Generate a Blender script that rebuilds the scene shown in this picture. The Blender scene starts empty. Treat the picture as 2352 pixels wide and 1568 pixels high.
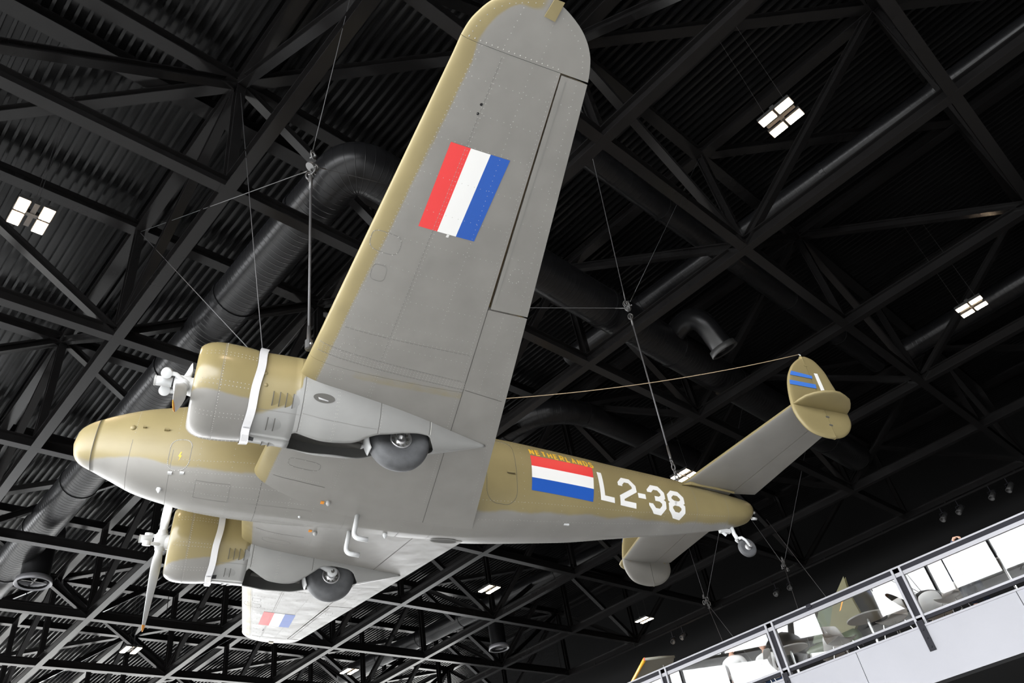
import bpy, bmesh, math, random
import numpy as np
from mathutils import Vector, Matrix
random.seed(7); rng = np.random.default_rng(7)
SC = bpy.context.scene
COL = SC.collection
R_ = math.radians

# ------------------------------------------------------------------ camera, light, exposure
CAM = Vector((34.158, -3.749, 1.6))
CR = Matrix(((0.66979306, 0.72614521, -0.15521078),
             (-0.54559772, 0.33948284, -0.76620789),
             (-0.50368679, 0.59788338, 0.62356642)))      # world -> (right, down, forward)
cam_d = bpy.data.cameras.new('camera'); cam = bpy.data.objects.new('camera', cam_d); COL.objects.link(cam)
right, down, fwd = (Vector(r).normalized() for r in CR)
m = Matrix((right, -down, -fwd)).transposed().to_4x4(); m.translation = CAM
cam.matrix_world = m
cam_d.sensor_width = 36.0; cam_d.lens = 1768.617 / 2352 * 36.0
cam_d.clip_start = 0.1; cam_d.clip_end = 600
SC.camera = cam
SC.view_settings.view_transform = 'Standard'; SC.view_settings.look = 'None'
SC.view_settings.gamma = 1.0; SC.view_settings.use_curve_mapping = False
SC.view_settings.exposure = 0.15
SKY_STRENGTH = 10.5
wd = bpy.data.worlds.new('overcast_sky'); SC.world = wd; wd.use_nodes = True
wn = wd.node_tree.nodes; bgn = wn.get('Background')
if bgn is None:
    bgn = wn.new('ShaderNodeBackground'); wo = wn.new('ShaderNodeOutputWorld'); wd.node_tree.links.new(bgn.outputs[0], wo.inputs[0])
bgn.inputs[0].default_value = (0.965, 0.98, 1.0, 1); bgn.inputs[1].default_value = SKY_STRENGTH
SC.cycles.max_bounces = 8; SC.cycles.diffuse_bounces = 5; SC.cycles.glossy_bounces = 4
SC.cycles.transmission_bounces = 6; SC.cycles.transparent_max_bounces = 8
SC.cycles.use_denoising = True
SC.cycles.sample_clamp_indirect = 8.0
SC.cycles.caustics_reflective = False; SC.cycles.caustics_refractive = False

X0, X1, YS, YB, YN, ZT = -22.0, 62.0, -17.0, 33.0, 46.0, 17.4
XW = 62.0                      # right end of the front glazing
XC = 2.0                       # corner where the dark rear wall starts
def portal(loc, rot, sx, sy):
    l = bpy.data.lights.new('facade_portal', 'AREA'); l.shape = 'RECTANGLE'; l.size = sx; l.size_y = sy
    l.cycles.is_portal = True
    o = bpy.data.objects.new('facade_portal', l); COL.objects.link(o); o.location = loc; o.rotation_euler = rot
portal(((X0+XW)/2, YS-.2, 8.4), (R_(90), 0, 0), XW-X0, 16.8)
portal((X0-.2, (YS+YN)/2, 8.4), (R_(90), 0, R_(-90)), YN-YS, 16.8)

# ------------------------------------------------------------------ materials
def mat(name, col, rough=0.5, metal=0.0, emit=None, noise=0.0, nscale=4.0, bump=0.0, bscale=20.0, spec=0.5):
    m = bpy.data.materials.new(name); m.use_nodes = True
    nt = m.node_tree; b = nt.nodes['Principled BSDF']
    b.inputs['Base Color'].default_value = (*col, 1); b.inputs['Roughness'].default_value = rough
    b.inputs['Metallic'].default_value = metal; b.inputs['Specular IOR Level'].default_value = spec
    if emit:
        b.inputs['Emission Color'].default_value = (*emit[0], 1); b.inputs['Emission Strength'].default_value = emit[1]
    tc = nt.nodes.new('ShaderNodeTexCoord')
    if noise:
        n = nt.nodes.new('ShaderNodeTexNoise'); n.inputs['Scale'].default_value = nscale; n.inputs['Detail'].default_value = 5
        nt.links.new(tc.outputs['Object'], n.inputs['Vector'])
        mr = nt.nodes.new('ShaderNodeMapRange'); mr.inputs[1].default_value = 0.3; mr.inputs[2].default_value = 0.7
        mr.inputs[3].default_value = 1 - noise; mr.inputs[4].default_value = 1 + noise
        nt.links.new(n.outputs[0], mr.inputs[0])
        mx = nt.nodes.new('ShaderNodeMix'); mx.data_type = 'RGBA'; mx.blend_type = 'MULTIPLY'; mx.inputs[0].default_value = 1
        mx.inputs[6].default_value = (*col, 1); nt.links.new(mr.outputs[0], mx.inputs[7])
        nt.links.new(mx.outputs[2], b.inputs['Base Color'])
    if bump:
        n = nt.nodes.new('ShaderNodeTexNoise'); n.inputs['Scale'].default_value = bscale; n.inputs['Detail'].default_value = 3
        nt.links.new(tc.outputs['Object'], n.inputs['Vector'])
        bp = nt.nodes.new('ShaderNodeBump'); bp.inputs['Strength'].default_value = bump; bp.inputs['Distance'].default_value = 0.02
        nt.links.new(n.outputs[0], bp.inputs['Height']); nt.links.new(bp.outputs[0], b.inputs['Normal'])
    return m
OLIVE = (0.245, 0.200, 0.095); GREY = (0.235, 0.227, 0.212)
def camo(name, dent=0.0, dscale=(3, 3, 3), rough=0.42, grey=GREY):
    """paint whose olive / grey share is the point attribute 'olive'; faint dents in the skin"""
    m = bpy.data.materials.new(name); m.use_nodes = True
    nt = m.node_tree; b = nt.nodes['Principled BSDF']; L = nt.links
    at = nt.nodes.new('ShaderNodeAttribute'); at.attribute_name = 'olive'
    tc = nt.nodes.new('ShaderNodeTexCoord')
    n = nt.nodes.new('ShaderNodeTexNoise'); n.inputs['Scale'].default_value = 9; n.inputs['Detail'].default_value = 6
    L.new(tc.outputs['Object'], n.inputs['Vector'])
    ad = nt.nodes.new('ShaderNodeMath'); ad.operation = 'MULTIPLY_ADD'; ad.inputs[1].default_value = 0.24; ad.inputs[2].default_value = -0.12
    L.new(n.outputs[0], ad.inputs[0])
    s = nt.nodes.new('ShaderNodeMath'); s.operation = 'ADD'; L.new(at.outputs['Fac'], s.inputs[0]); L.new(ad.outputs[0], s.inputs[1])
    mr = nt.nodes.new('ShaderNodeMapRange'); mr.interpolation_type = 'SMOOTHSTEP'
    mr.inputs[1].default_value = 0.3; mr.inputs[2].default_value = 0.7; L.new(s.outputs[0], mr.inputs[0])
    mx = nt.nodes.new('ShaderNodeMix'); mx.data_type = 'RGBA'
    mx.inputs[6].default_value = (*grey, 1); mx.inputs[7].default_value = (*OLIVE, 1); L.new(mr.outputs[0], mx.inputs[0])
    n2 = nt.nodes.new('ShaderNodeTexNoise'); n2.inputs['Scale'].default_value = 2.3; n2.inputs['Detail'].default_value = 7
    L.new(tc.outputs['Object'], n2.inputs['Vector'])
    m2 = nt.nodes.new('ShaderNodeMapRange'); m2.inputs[1].default_value = .3; m2.inputs[2].default_value = .7
    m2.inputs[3].default_value = .93; m2.inputs[4].default_value = 1.06; L.new(n2.outputs[0], m2.inputs[0])
    mm = nt.nodes.new('ShaderNodeMix'); mm.data_type = 'RGBA'; mm.blend_type = 'MULTIPLY'; mm.inputs[0].default_value = 1
    L.new(mx.outputs[2], mm.inputs[6]); L.new(m2.outputs[0], mm.inputs[7]); L.new(mm.outputs[2], b.inputs['Base Color'])
    b.inputs['Roughness'].default_value = rough
    mp = nt.nodes.new('ShaderNodeMapping'); mp.inputs['Scale'].default_value = dscale; L.new(tc.outputs['Object'], mp.inputs['Vector'])
    n3 = nt.nodes.new('ShaderNodeTexNoise'); n3.inputs['Scale'].default_value = 1.0; n3.inputs['Detail'].default_value = 2; L.new(mp.outputs[0], n3.inputs['Vector'])
    bp = nt.nodes.new('ShaderNodeBump'); bp.inputs['Strength'].default_value = dent; bp.inputs['Distance'].default_value = 0.03
    L.new(n3.outputs[0], bp.inputs['Height']); L.new(bp.outputs[0], b.inputs['Normal'])
    return m
M = {
 'fus': camo('fuselage_paint', 0.10, (2, 6, 6)), 'wing': camo('wing_paint', 0.5, (2.4, 1.9, 2.4), .36), 'cowl': camo('cowl_paint', 0.05, (3, 3, 3), .22),
 'fin': camo('fin_paint', 0.04, (3, 3, 3), .5), 'nac': camo('nacelle_paint', 0.06, (3, 3, 3), .36, (0.285, 0.285, 0.278)),
 'olive': mat('olive_paint', OLIVE, .45, noise=.06), 'grey': mat('grey_paint', (0.40, 0.40, 0.39), .42, noise=.05),
 'lgrey': mat('pale_grey_paint', (0.62, 0.63, 0.64), .4, noise=.03), 'seam': mat('panel_joint_dark', (0.085, 0.082, 0.075), .8),
 'seamlite': mat('panel_joint_grey', (0.215, 0.212, 0.20), .6), 'rivet': mat('rivet_head', (0.40, 0.39, 0.365), .35),
 'red': mat('flag_red_paint', (0.80, 0.050, 0.050), .45), 'white': mat('flag_white_paint', (0.87, 0.87, 0.86), .45),
 'blue': mat('flag_blue_paint', (0.014, 0.095, 0.45), .45), 'bandblue': mat('fin_blue_paint', (0.055, 0.19, 0.66), .5),
 'yellow': mat('lettering_yellow', (0.85, 0.50, 0.04), .5), 'orange': mat('tip_orange', (0.85, 0.33, 0.03), .45),
 'black': mat('matt_black_void', (0.006, 0.006, 0.007), .8), 'rubber': mat('tyre_rubber', (0.075, 0.077, 0.082), .6, noise=.25, nscale=7, bump=.1, bscale=30),
 'alu': mat('bare_aluminium', (0.78, 0.78, 0.79), .3, .85, noise=.05, bump=.15, bscale=14), 'strap': mat('polished_strap', (0.86, 0.86, 0.88), .25, .35, bump=.35, bscale=9),
 'steel': mat('galvanised_cable', (0.07, 0.07, 0.073), .5, .2), 'dsteel': mat('dark_shackle_steel', (0.09, 0.09, 0.09), .4, .6),
 'truss': mat('black_truss_paint', (0.0102, 0.0097, 0.0099), .17, noise=.12, nscale=2, spec=.25), 'deck': mat('black_roof_deck', (0.0115, 0.0115, 0.0120), .22, noise=.1, nscale=1.5, spec=.25),
 'duct': mat('black_duct_sheet', (0.010, 0.010, 0.011), .30, .1, noise=.12, nscale=3, spec=.35), 'lampbody': mat('lamp_body_black', (0.03, 0.03, 0.03), .5),
 'lamp': mat('lamp_lens', (1, .9, .8), .4, emit=((1.0, 0.72, 0.48), 85.0)),
 'floor': mat('polished_grey_floor', (0.50, 0.50, 0.49), .45, noise=.08, nscale=.4), 'ground': mat('paved_ground', (0.30, 0.295, 0.28), .9, noise=.1, nscale=.1),
 'wall': mat('black_wall_panel', (0.003, 0.003, 0.0032), .7, noise=.1, nscale=.7, spec=.15), 'mull': mat('facade_mullion', (0.05, 0.05, 0.055), .45),
 'fascia': mat('pale_lavender_panel', (0.232, 0.234, 0.256), .5, noise=.03, nscale=1.2), 'rail': mat('grey_balustrade_metal', (0.20, 0.20, 0.215), .4, .3),
 'raild': mat('dark_balustrade_groove', (0.012, 0.012, 0.016), .6, spec=.15), 'chair': mat('white_chair_shell', (0.80, 0.80, 0.80), .4),
 'chrome': mat('chrome_leg', (0.75, 0.75, 0.76), .2, .9), 'table': mat('pale_table_top', (0.60, 0.60, 0.60), .5), 'green': mat('green_aircraft_paint', (0.055, 0.075, 0.040), .45, noise=.1),
 'dgreen': mat('dark_aircraft_paint', (0.022, 0.026, 0.024), .5), 'ltan': mat('wingtip_grey_green', (0.33, 0.33, 0.28), .5), 'yellowle': mat('wing_edge_yellow', (0.80, 0.42, 0.03), .45),
 'finolive': mat('dark_olive_paint', (0.10, 0.092, 0.034), .5, noise=.08), 'skin': mat('skin', (0.62, 0.36, 0.26), .55), 'hair': mat('dark_hair', (0.06, 0.045, 0.04), .6), 'shirt': mat('white_shirt', (0.82, 0.82, 0.83), .7),
 'navy': mat('navy_cloth', (0.02, 0.03, 0.06), .8), 'jean': mat('blue_denim', (0.05, 0.10, 0.22), .8), 'rope': mat('warm_wire', (0.40, 0.30, 0.19), .6),
}
gm = bpy.data.materials.new('balustrade_glass'); gm.use_nodes = True
gb = gm.node_tree.nodes['Principled BSDF']; gb.inputs['Base Color'].default_value = (0.97, 0.99, 0.98, 1)
gb.inputs['Roughness'].default_value = 0.0; gb.inputs['IOR'].default_value = 1.6; gb.inputs['Transmission Weight'].default_value = 1.0
M['glass'] = gm

# ------------------------------------------------------------------ helpers
def link(name, me, m=None, parent=None, smooth=False):
    o = bpy.data.objects.new(name, me); COL.objects.link(o)
    if m is not None and me is not None and hasattr(me, 'materials') and len(me.materials) == 0: me.materials.append(m)
    if parent is not None: o.parent = parent
    if smooth and isinstance(me, bpy.types.Mesh): me.polygons.foreach_set('use_smooth', [True]*len(me.polygons))
    return o
def mesh(name, V, F, m=None, parent=None, smooth=False, attr=None):
    me = bpy.data.meshes.new(name); me.from_pydata([tuple(map(float, v)) for v in V], [], [tuple(map(int, f)) for f in F])
    if attr is not None:
        a = me.attributes.new('olive', 'FLOAT', 'POINT'); a.data.foreach_set('value', np.asarray(attr, dtype=np.float32))
    me.update()
    return link(name, me, m, parent, smooth)
def thing(name, label, cat, loc=(0, 0, 0), group=None, kind=None):
    o = bpy.data.objects.new(name, None); COL.objects.link(o); o.location = loc; o.empty_display_size = .2
    o['label'] = label
    if cat: o['category'] = cat
    if group: o['group'] = group
    if kind: o['kind'] = kind
    return o
def tag(o, label=None, cat=None, group=None, kind=None):
    for k, v in (('label', label), ('category', cat), ('group', group), ('kind', kind)):
        if v: o[k] = v
    return o
class MB:
    """collects verts/faces"""
    def __init__(s): s.V = []; s.F = []
    def add(s, V, F):
        n = len(s.V); s.V += [tuple(v) for v in V]; s.F += [tuple(i+n for i in f) for f in F]; return s
    def box(s, a, b):
        x0, y0, z0 = a; x1, y1, z1 = b
        return s.add([(x0,y0,z0),(x1,y0,z0),(x1,y1,z0),(x0,y1,z0),(x0,y0,z1),(x1,y0,z1),(x1,y1,z1),(x0,y1,z1)],
                     [(3,2,1,0),(4,5,6,7),(0,1,5,4),(1,2,6,5),(2,3,7,6),(3,0,4,7)])
    def frame(s, p, q, up=(0,0,1)):
        p = Vector(p); q = Vector(q); d = (q-p).normalized(); u = Vector(up)
        if abs(d.dot(u)) > .98: u = Vector((1,0,0))
        r = d.cross(u).normalized(); u = r.cross(d).normalized(); return p, q, r, u
    def bar(s, p, q, w, h, up=(0,0,1)):
        p, q, r, u = s.frame(p, q, up); w /= 2; h /= 2
        pr = [(-w,-h),(w,-h),(w,h),(-w,h)]
        return s.prism(p, q, r, u, pr)
    def prism(s, p, q, r, u, pr):
        n = len(pr); V = [p+r*a+u*b for a, b in pr]+[q+r*a+u*b for a, b in pr]
        F = [(i, (i+1) % n, (i+1) % n+n, i+n) for i in range(n)]+[tuple(range(n-1, -1, -1)), tuple(range(n, 2*n))]
        return s.add(V, F)
    def hbeam(s, p, q, w, h, t=.025, up=(0,0,1)):
        p, q, r, u = s.frame(p, q, up); w /= 2; h /= 2; t2 = t*.7
        pr = [(-w,-h),(w,-h),(w,-h+t),(t2,-h+t),(t2,h-t),(w,h-t),(w,h),(-w,h),(-w,h-t),(-t2,h-t),(-t2,-h+t),(-w,-h+t)]
        return s.prism(p, q, r, u, pr)
    def tube(s, pts, r, n=8, cap=True):
        pts = [Vector(p) for p in pts]; N = len(pts); rr = r if hasattr(r, '__len__') else [r]*N
        t = (pts[1]-pts[0]).normalized(); u = Vector((0,0,1)) if abs(t.z) < .9 else Vector((1,0,0)); r0 = t.cross(u).normalized()
        V = []
        for i, p in enumerate(pts):
            t = (pts[min(i+1, N-1)]-pts[max(i-1, 0)]).normalized()
            r0 = (r0-t*r0.dot(t)).normalized(); b = t.cross(r0)
            V += [p+(r0*math.cos(2*math.pi*k/n)+b*math.sin(2*math.pi*k/n))*rr[i] for k in range(n)]
        F = [(i*n+k, i*n+(k+1) % n, (i+1)*n+(k+1) % n, (i+1)*n+k) for i in range(N-1) for k in range(n)]
        if cap: F += [tuple(range(n-1, -1, -1)), tuple(range((N-1)*n, N*n))]
        return s.add(V, F)
    def lathe(s, prof, c, ax, n=32, cap=True):
        """prof: (t along axis, radius)"""
        c = Vector(c); ax = Vector(ax).normalized(); u = Vector((0,0,1)) if abs(ax.z) < .9 else Vector((1,0,0)); a = ax.cross(u).normalized(); b = ax.cross(a)
        V = [c+ax*t+(a*math.cos(2*math.pi*k/n)+b*math.sin(2*math.pi*k/n))*r for t, r in prof for k in range(n)]
        N = len(prof)
        F = [(i*n+k, (i+1)*n+k, (i+1)*n+(k+1) % n, i*n+(k+1) % n) for i in range(N-1) for k in range(n)]
        if cap: F += [tuple(range(n)), tuple(range(N*n-1, (N-1)*n-1, -1))]
        return s.add(V, F)
    def build(s, name, m, parent=None, smooth=False): return mesh(name, s.V, s.F, m, parent, smooth)
def smooth_angle(o, ang=35):
    me = o.data; me.polygons.foreach_set('use_smooth', [True]*len(me.polygons))
    bm = bmesh.new(); bm.from_mesh(me); c = math.cos(R_(ang))
    for e in bm.edges:
        if len(e.link_faces) == 2 and e.link_faces[0].normal.dot(e.link_faces[1].normal) < c: e.smooth = False
    bm.to_mesh(me); bm.free(); return o
def pchip(xs, ys):
    xs = np.asarray(xs, float); ys = np.asarray(ys, float); h = np.diff(xs); d = np.diff(ys)/h
    mm = np.zeros_like(ys); mm[0] = d[0]; mm[-1] = d[-1]
    for i in range(1, len(xs)-1):
        if d[i-1]*d[i] > 0:
            w1 = 2*h[i]+h[i-1]; w2 = h[i]+2*h[i-1]; mm[i] = (w1+w2)/(w1/d[i-1]+w2/d[i])
    def f(x):
        x = np.clip(x, xs[0], xs[-1]); i = np.clip(np.searchsorted(xs, x, 'right')-1, 0, len(h)-1); t = (x-xs[i])/h[i]
        return (ys[i]*(1+2*t)*(1-t)**2+h[i]*mm[i]*t*(1-t)**2+ys[i+1]*t*t*(3-2*t)+h[i]*mm[i+1]*t*t*(t-1))
    return f
def sstep(a, b, x):
    t = np.clip((x-a)/(b-a), 0, 1); return t*t*(3-2*t)
ORD = ['first', 'second', 'third', 'fourth', 'fifth', 'sixth', 'seventh', 'eighth', 'ninth', 'tenth', 'eleventh', 'twelfth', 'thirteenth', 'fourteenth', 'fifteenth', 'sixteenth']
# ------------------------------------------------------------------ hall shell
LZ = 13.351; D = 3.75           # bottom chord level, truss depth
def st(o, label): o['kind'] = 'structure'; o['label'] = label; return o
st(MB().box((X0, YS, -.2), (X1, YN, 0)).build('floor', M['floor']), 'polished grey hall floor below the hanging aircraft')
st(MB().box((-160, -160, -.5), (200, 180, -.25)).build('ground', M['ground']), 'paved ground outside the glass facades')
st(MB().box((XC, YB, 0), (X1, YB+.3, ZT+.5)).build('wall_back', M['wall']), 'plain black rear wall behind the balcony')
st(MB().box((XC, YB+.3, 0), (XC+.3, YN, ZT+.5)).build('wall_return', M['wall']), 'black wall return at the rear corner')
st(MB().box((X1, YS, 0), (X1+.3, YB, ZT+.5)).build('wall_right', M['wall']), 'black end wall on the right of the hall')
st(MB().box((X0, YN, 0), (XC, YN+.3, ZT+.5)).build('wall_far', M['wall']), 'black far wall in the left rear bay')
st(MB().box((X0-.3, YS-.3, 16.8), (X1, YS, ZT+.5)).build('trim_1', M['wall']), 'black roof edge above the front facade')
st(MB().box((X0-.3, YS, 16.8), (X0, YN, ZT+.5)).build('trim_2', M['wall']), 'black roof edge above the left facade')
wf = st(thing('window_1', '', None), 'glazed front facade with slim dark mullions')
for k in range(29):
    x = X0+k*3.0; MB().box((x-.05, YS-.12, 0), (x+.05, YS+.12, 16.8)).build('mullion', M['mull'], wf)
for z in (.05, 5.6, 11.2): MB().box((X0, YS-.06, z-.05), (XW, YS+.06, z+.05)).build('transom', M['mull'], wf)
wl = st(thing('window_2', '', None), 'glazed left facade with slim dark mullions')
for k in range(22):
    y = YS+k*3.0; MB().box((X0-.12, y-.05, 0), (X0+.12, y+.05, 16.8)).build('mullion', M['mull'], wl)
for z in (.05, 5.6, 11.2): MB().box((X0-.06, YS, z-.05), (X0+.06, YN, z+.05)).build('transom', M['mull'], wl)

# corrugated roof deck, one sheet strip per bay, ribs along X
ceil = st(thing('ceiling', '', None), 'black ribbed steel roof deck over the whole hall')
PITCH = 5/24
def deck_strip(y0, y1, x0, x1):
    n = max(1, int(round((y1-y0)/PITCH))); prof = []
    for k in range(n):
        y = y0+k*PITCH
        prof += [(y, ZT+.18), (y+.118, ZT+.18), (y+.132, ZT), (y+.194, ZT)]
    prof.append((y1, ZT+.18)); nn = len(prof)
    V = [(x0, y, z) for y, z in prof]+[(x1, y, z) for y, z in prof]
    F = [(i, i+nn, i+1+nn, i+1) for i in range(nn-1)]
    return mesh('deck_sheet', V, F, M['deck'], ceil)
for k in range(10): deck_strip(-17+5*k, -17+5*k+5, X0, X1)
for k in range(3): deck_strip(33+5*k, min(38+5*k, 46), X0, XC)
MB().box((X0, YS, ZT+.2), (X1, YN, ZT+.4)).build('roof_slab', M['wall'], ceil)

# two-way truss grid: lines along X (index i) and along Y (index j)
def N(i, j, top=False): return Vector((5.0*j, 5.0*i, LZ+(D if top else 0)+(-.16 if top else .18)))
I0, I1, J0, J1 = -2, 6, -3, 8
def inview(p, q, mg=420):
    for t in (0, .25, .5, .75, 1):
        c = CR @ (p.lerp(q, t)-CAM)
        if c.z > .5 and -mg < 1176+1768.6*c.x/c.z < 2352+mg and -mg < 784+1768.6*c.y/c.z < 1568+mg: return True
    return False
def member(name, p, q, w, h, par, up=(0,0,1), t=.025):
    if inview(p, q): MB().hbeam(p, q, w, h, t, up).build(name, M['truss'], par)
for i in range(I0, I1+1):
    k = I1-i
    jmax = J1
    t = st(thing('roof_truss', '', None, (0, 0, 0)), f'black steel roof truss along the hall, {ORD[k]} from the rear wall')
    a, b = N(i, J0), N(i, J1)
    MB().hbeam(a, b, .225, .30, .028).build('bottom_chord', M['truss'], t)
    MB().hbeam(N(i, J0, 1), N(i, J1, 1), .28, .30, .028).build('top_chord', M['truss'], t)
    for j in range(J0, J1+1):
        member('post', N(i, j)+Vector((0,0,.15)), N(i, j, 1)-Vector((0,0,.15)), .19, .19, t, (1,0,0))
        if j < J1:
            a, b = (N(i, j, 1), N(i, j+1)) if (i+j) % 2 else (N(i, j), N(i, j+1, 1))
            member('diagonal_brace', a, b, .19, .19, t)
for j in range(J0, J1+1):
    t = st(thing('cross_truss', '', None), f'black steel roof truss across the hall, {ORD[J1-j]} from the right')
    MB().hbeam(N(I0, j), N(I1, j), .22, .29, .028).build('bottom_chord', M['truss'], t)
    MB().hbeam(N(I0, j, 1), N(I1, j, 1), .28, .29, .028).build('top_chord', M['truss'], t)
    for i in range(I0, I1):
        a, b = (N(i, j, 1), N(i+1, j)) if (i+j) % 2 else (N(i, j), N(i+1, j, 1))
        member('diagonal_brace', a, b, .19, .19, t)
wb = st(thing('wind_bracing', '', None), 'flat diagonal bracing bars in the plane of the upper chords')
for i in range(I0, I1):
    for j in range(J0, J1):
        if (i+j) % 2 or (i, j) == (2, 6): member('bracing_bar', N(i, j, 1), N(i+1, j+1, 1), .24, .2, wb)
st(MB().hbeam((23.85, -12, LZ+3.9), (23.85, 32.5, LZ+3.9), .36, .3, .03).build('roof_purlin', M['truss']), 'extra black beam across the hall beside the long duct')

# ------------------------------------------------------------------ ventilation ducts
def smooth_path(pts, n=10, r=1.0):
    """polyline with rounded corners"""
    P = [Vector(p) for p in pts]; out = [P[0]]
    for i in range(1, len(P)-1):
        a, b, c = P[i-1], P[i], P[i+1]; rr = min(r, (a-b).length*.48, (c-b).length*.48)
        s = b+(a-b).normalized()*rr; e = b+(c-b).normalized()*rr
        for k in range(n+1):
            t = k/n; out.append(s*(1-t)**2+b*2*t*(1-t)+e*t*t)
    out.append(P[-1]); return out
def resample(P, step):
    out = [P[0]]
    for a, b in zip(P[:-1], P[1:]):
        n = max(1, int((b-a).length/step)); out += [a.lerp(b, k/n) for k in range(1, n+1)]
    return out
def duct(label, pts, r, bend=1.2, step=.14, group='black ventilation ducts'):
    t = thing('ventilation_duct', label, 'duct', (0,0,0), group)
    P = resample(smooth_path(pts, 8, bend), step)
    PP, RR = [], []
    for k in range(len(P)-1):
        d = P[k+1]-P[k]
        for f, q in ((0, 1.0), (.38, 1.0), (.46, 1.0), (.5, 1.007), (.54, 1.0), (.62, 1.0)):
            PP.append(P[k]+d*f); RR.append(r*q)
    PP.append(P[-1]); RR.append(r)
    MB().tube(PP, RR, 24).build('spiral_pipe', M['duct'], t, smooth=True)
    tot = 0; k0 = 0
    for k in range(1, len(P)):
        tot += (P[k]-P[k-1]).length
        if tot > 3.0:
            tot = 0; d = (P[k]-P[k-1]).normalized()
            MB().tube([P[k]-d*.05, P[k]+d*.05], r*1.05, 24).build('coupling_ring', M['duct'], t, smooth=False)
    return t
def vent(par, pts, r, ring='rail'):
    t = bpy.data.objects.new('air_outlet', None); COL.objects.link(t); t.parent = par
    P = resample(smooth_path(pts, 8, .7), .14); MB().tube(P, r, 20, cap=False).build('elbow_pipe', M['duct'], t, smooth=True)
    e = P[-1]; d = (P[-1]-P[-2]).normalized()
    MB().lathe([(-.16, r*1.0), (-.16, r*1.22), (0, r*1.3), (.02, r*1.22), (-.10, r*.95), (-.2, r*.92)], e, d, 28, cap=False).build('mouth_ring', M[ring], t, True)
    MB().lathe([(-.5, r*.9), (-.12, r*.12)], e, d, 20).build('deflector_cone', M['duct'], t, True)
    u = Vector((1,0,0)); w = d.cross(u).normalized()
    for a in (u, w): MB().bar(e-a*r-d*.08, e+a*r-d*.08, .05, .02, d).build('spoke', M['duct'], t)
    return t
zD = LZ+1.0
d1 = duct('long black spiral duct running left behind the aircraft nose, then turning across the hall', [(3, 1.9, zD), (26.3, 1.85, zD), (26.3, 3, zD), (25.85, 24.5, zD)], .52, 1.6)
duct('narrower black duct crossing behind the right edge of the upper wing', [(28.75, 3.2, LZ+2.25), (28.8, 21.5, LZ+2.25)], .30)
d3 = duct('black duct running along the hall under the top right lamp', [(22.6, 12.55, LZ+3.0), (40, 13.1, LZ+3.0)], .30)
duct('large black duct bending down behind the antenna wire', [(10, 12.6, LZ+2.0), (21.4, 12.6, LZ+2.2), (21.4, 24, LZ+2.2)], .42, 2.4)
duct('black duct at the right edge behind the far right lamp', [(29.5, 21.6, LZ+2.2), (40, 21.5, LZ+2.2)], .36)
d6 = duct('black spiral duct low in the picture between the two fins', [(-4, 21.4, LZ+2.2), (8, 22.8, LZ+2.2), (18, 24.3, LZ+2.2)], .42, 2)
vent(d1, [(7.6, 2.9, LZ+1.6), (7.6, 2.4, LZ+1.5), (7.6, 2.4, LZ-.1)], .42)
vent(d6, [(7.5, 23.6, LZ+1.8), (7.5, 22.5, LZ+1.8), (7.5, 22.5, LZ-.1)], .38)
vent(d1, [(25.6, 12.6, LZ+1.1), (27.4, 12.1, LZ+1.2), (27.5, 12.7, LZ-.05)], .30, 'lampbody')

sp = thing('sprinkler_pipe', 'thin black pipe with small drop nozzles crossing the trusses at the lower left', 'pipe', (2.75, 1.0, LZ+1.3))
MB().tube([(0, 0, 0), (0, 31.5, 0)], .07, 10).build('pipe_run', M['truss'], sp, True)
for k in range(12):
    MB().tube([(0, 1.3+2.6*k, 0), (0, 1.3+2.6*k, -.38)], .018, 6).build('drop_nozzle', M['truss'], sp); MB().tube([(-.0, 2.4+2.6*k, 0), (0, 2.4+2.6*k, 2.6)], .014, 5).build('pipe_hanger', M['truss'], sp)

# ------------------------------------------------------------------ lamps: four floodlights in one square
def lamp(i, j, label):
    c = Vector((5*j, 5*i, LZ+.05)); t = thing('ceiling_floodlight', label, 'lamp', c, 'square four-panel floodlights')
    f = MB()
    f.box((-.06, -.42, .04), (.06, .42, .14)); f.box((-.42, -.06, .05), (.42, .06, .13)); f.build('frame', M['lampbody'], t)
    for sx in (-1, 1):
        for sy in (-1, 1):
            b = MB().box((sx*.25-.225, sy*.275-.14, .02), (sx*.25+.225, sy*.275+.14, .10)).build('lamp_head', M['lampbody'], t)
            g = MB().box((-.205, -.12, -.012), (.205, .12, 0)).build('lens', M['lamp'], b); g.location = (sx*.25, sy*.275, .02)
    for s in (-1, 1):
        MB().tube([(s*.3, 0, .1), (s*.3, 0, D-.1)], .005, 5).build('suspension_wire', M['dsteel'], t)
    t.scale = (.74, .74, 1)
    return t
for i, j, l in ((-.5, 4.5, 'large bright four-panel lamp at the left edge of the picture'), (1.5, 6.5, 'bright four-panel lamp at the upper right'),
                (3.5, 6.5, 'four-panel lamp near the right edge'), (3.5, 2.5, 'four-panel lamp low in the middle, under the belly'),
                (5.5, 2.5, 'small four-panel lamp below the far fin'), (1.5, .5, 'small four-panel lamp at the lower left near the propeller tip'),
                (3.5, .5, 'small four-panel lamp at the bottom edge right of the far wing'), (3.5, 4.5, 'four-panel lamp half hidden at the base of the tailplane'),
                (1.5, 4.5, 'four-panel lamp hidden behind the near wing'), (1.5, 2.5, 'four-panel lamp hidden behind the fuselage'), (-.5, 6.5, 'four-panel lamp above the picture beyond the wing tip')):
    lamp(i, j, l)
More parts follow.
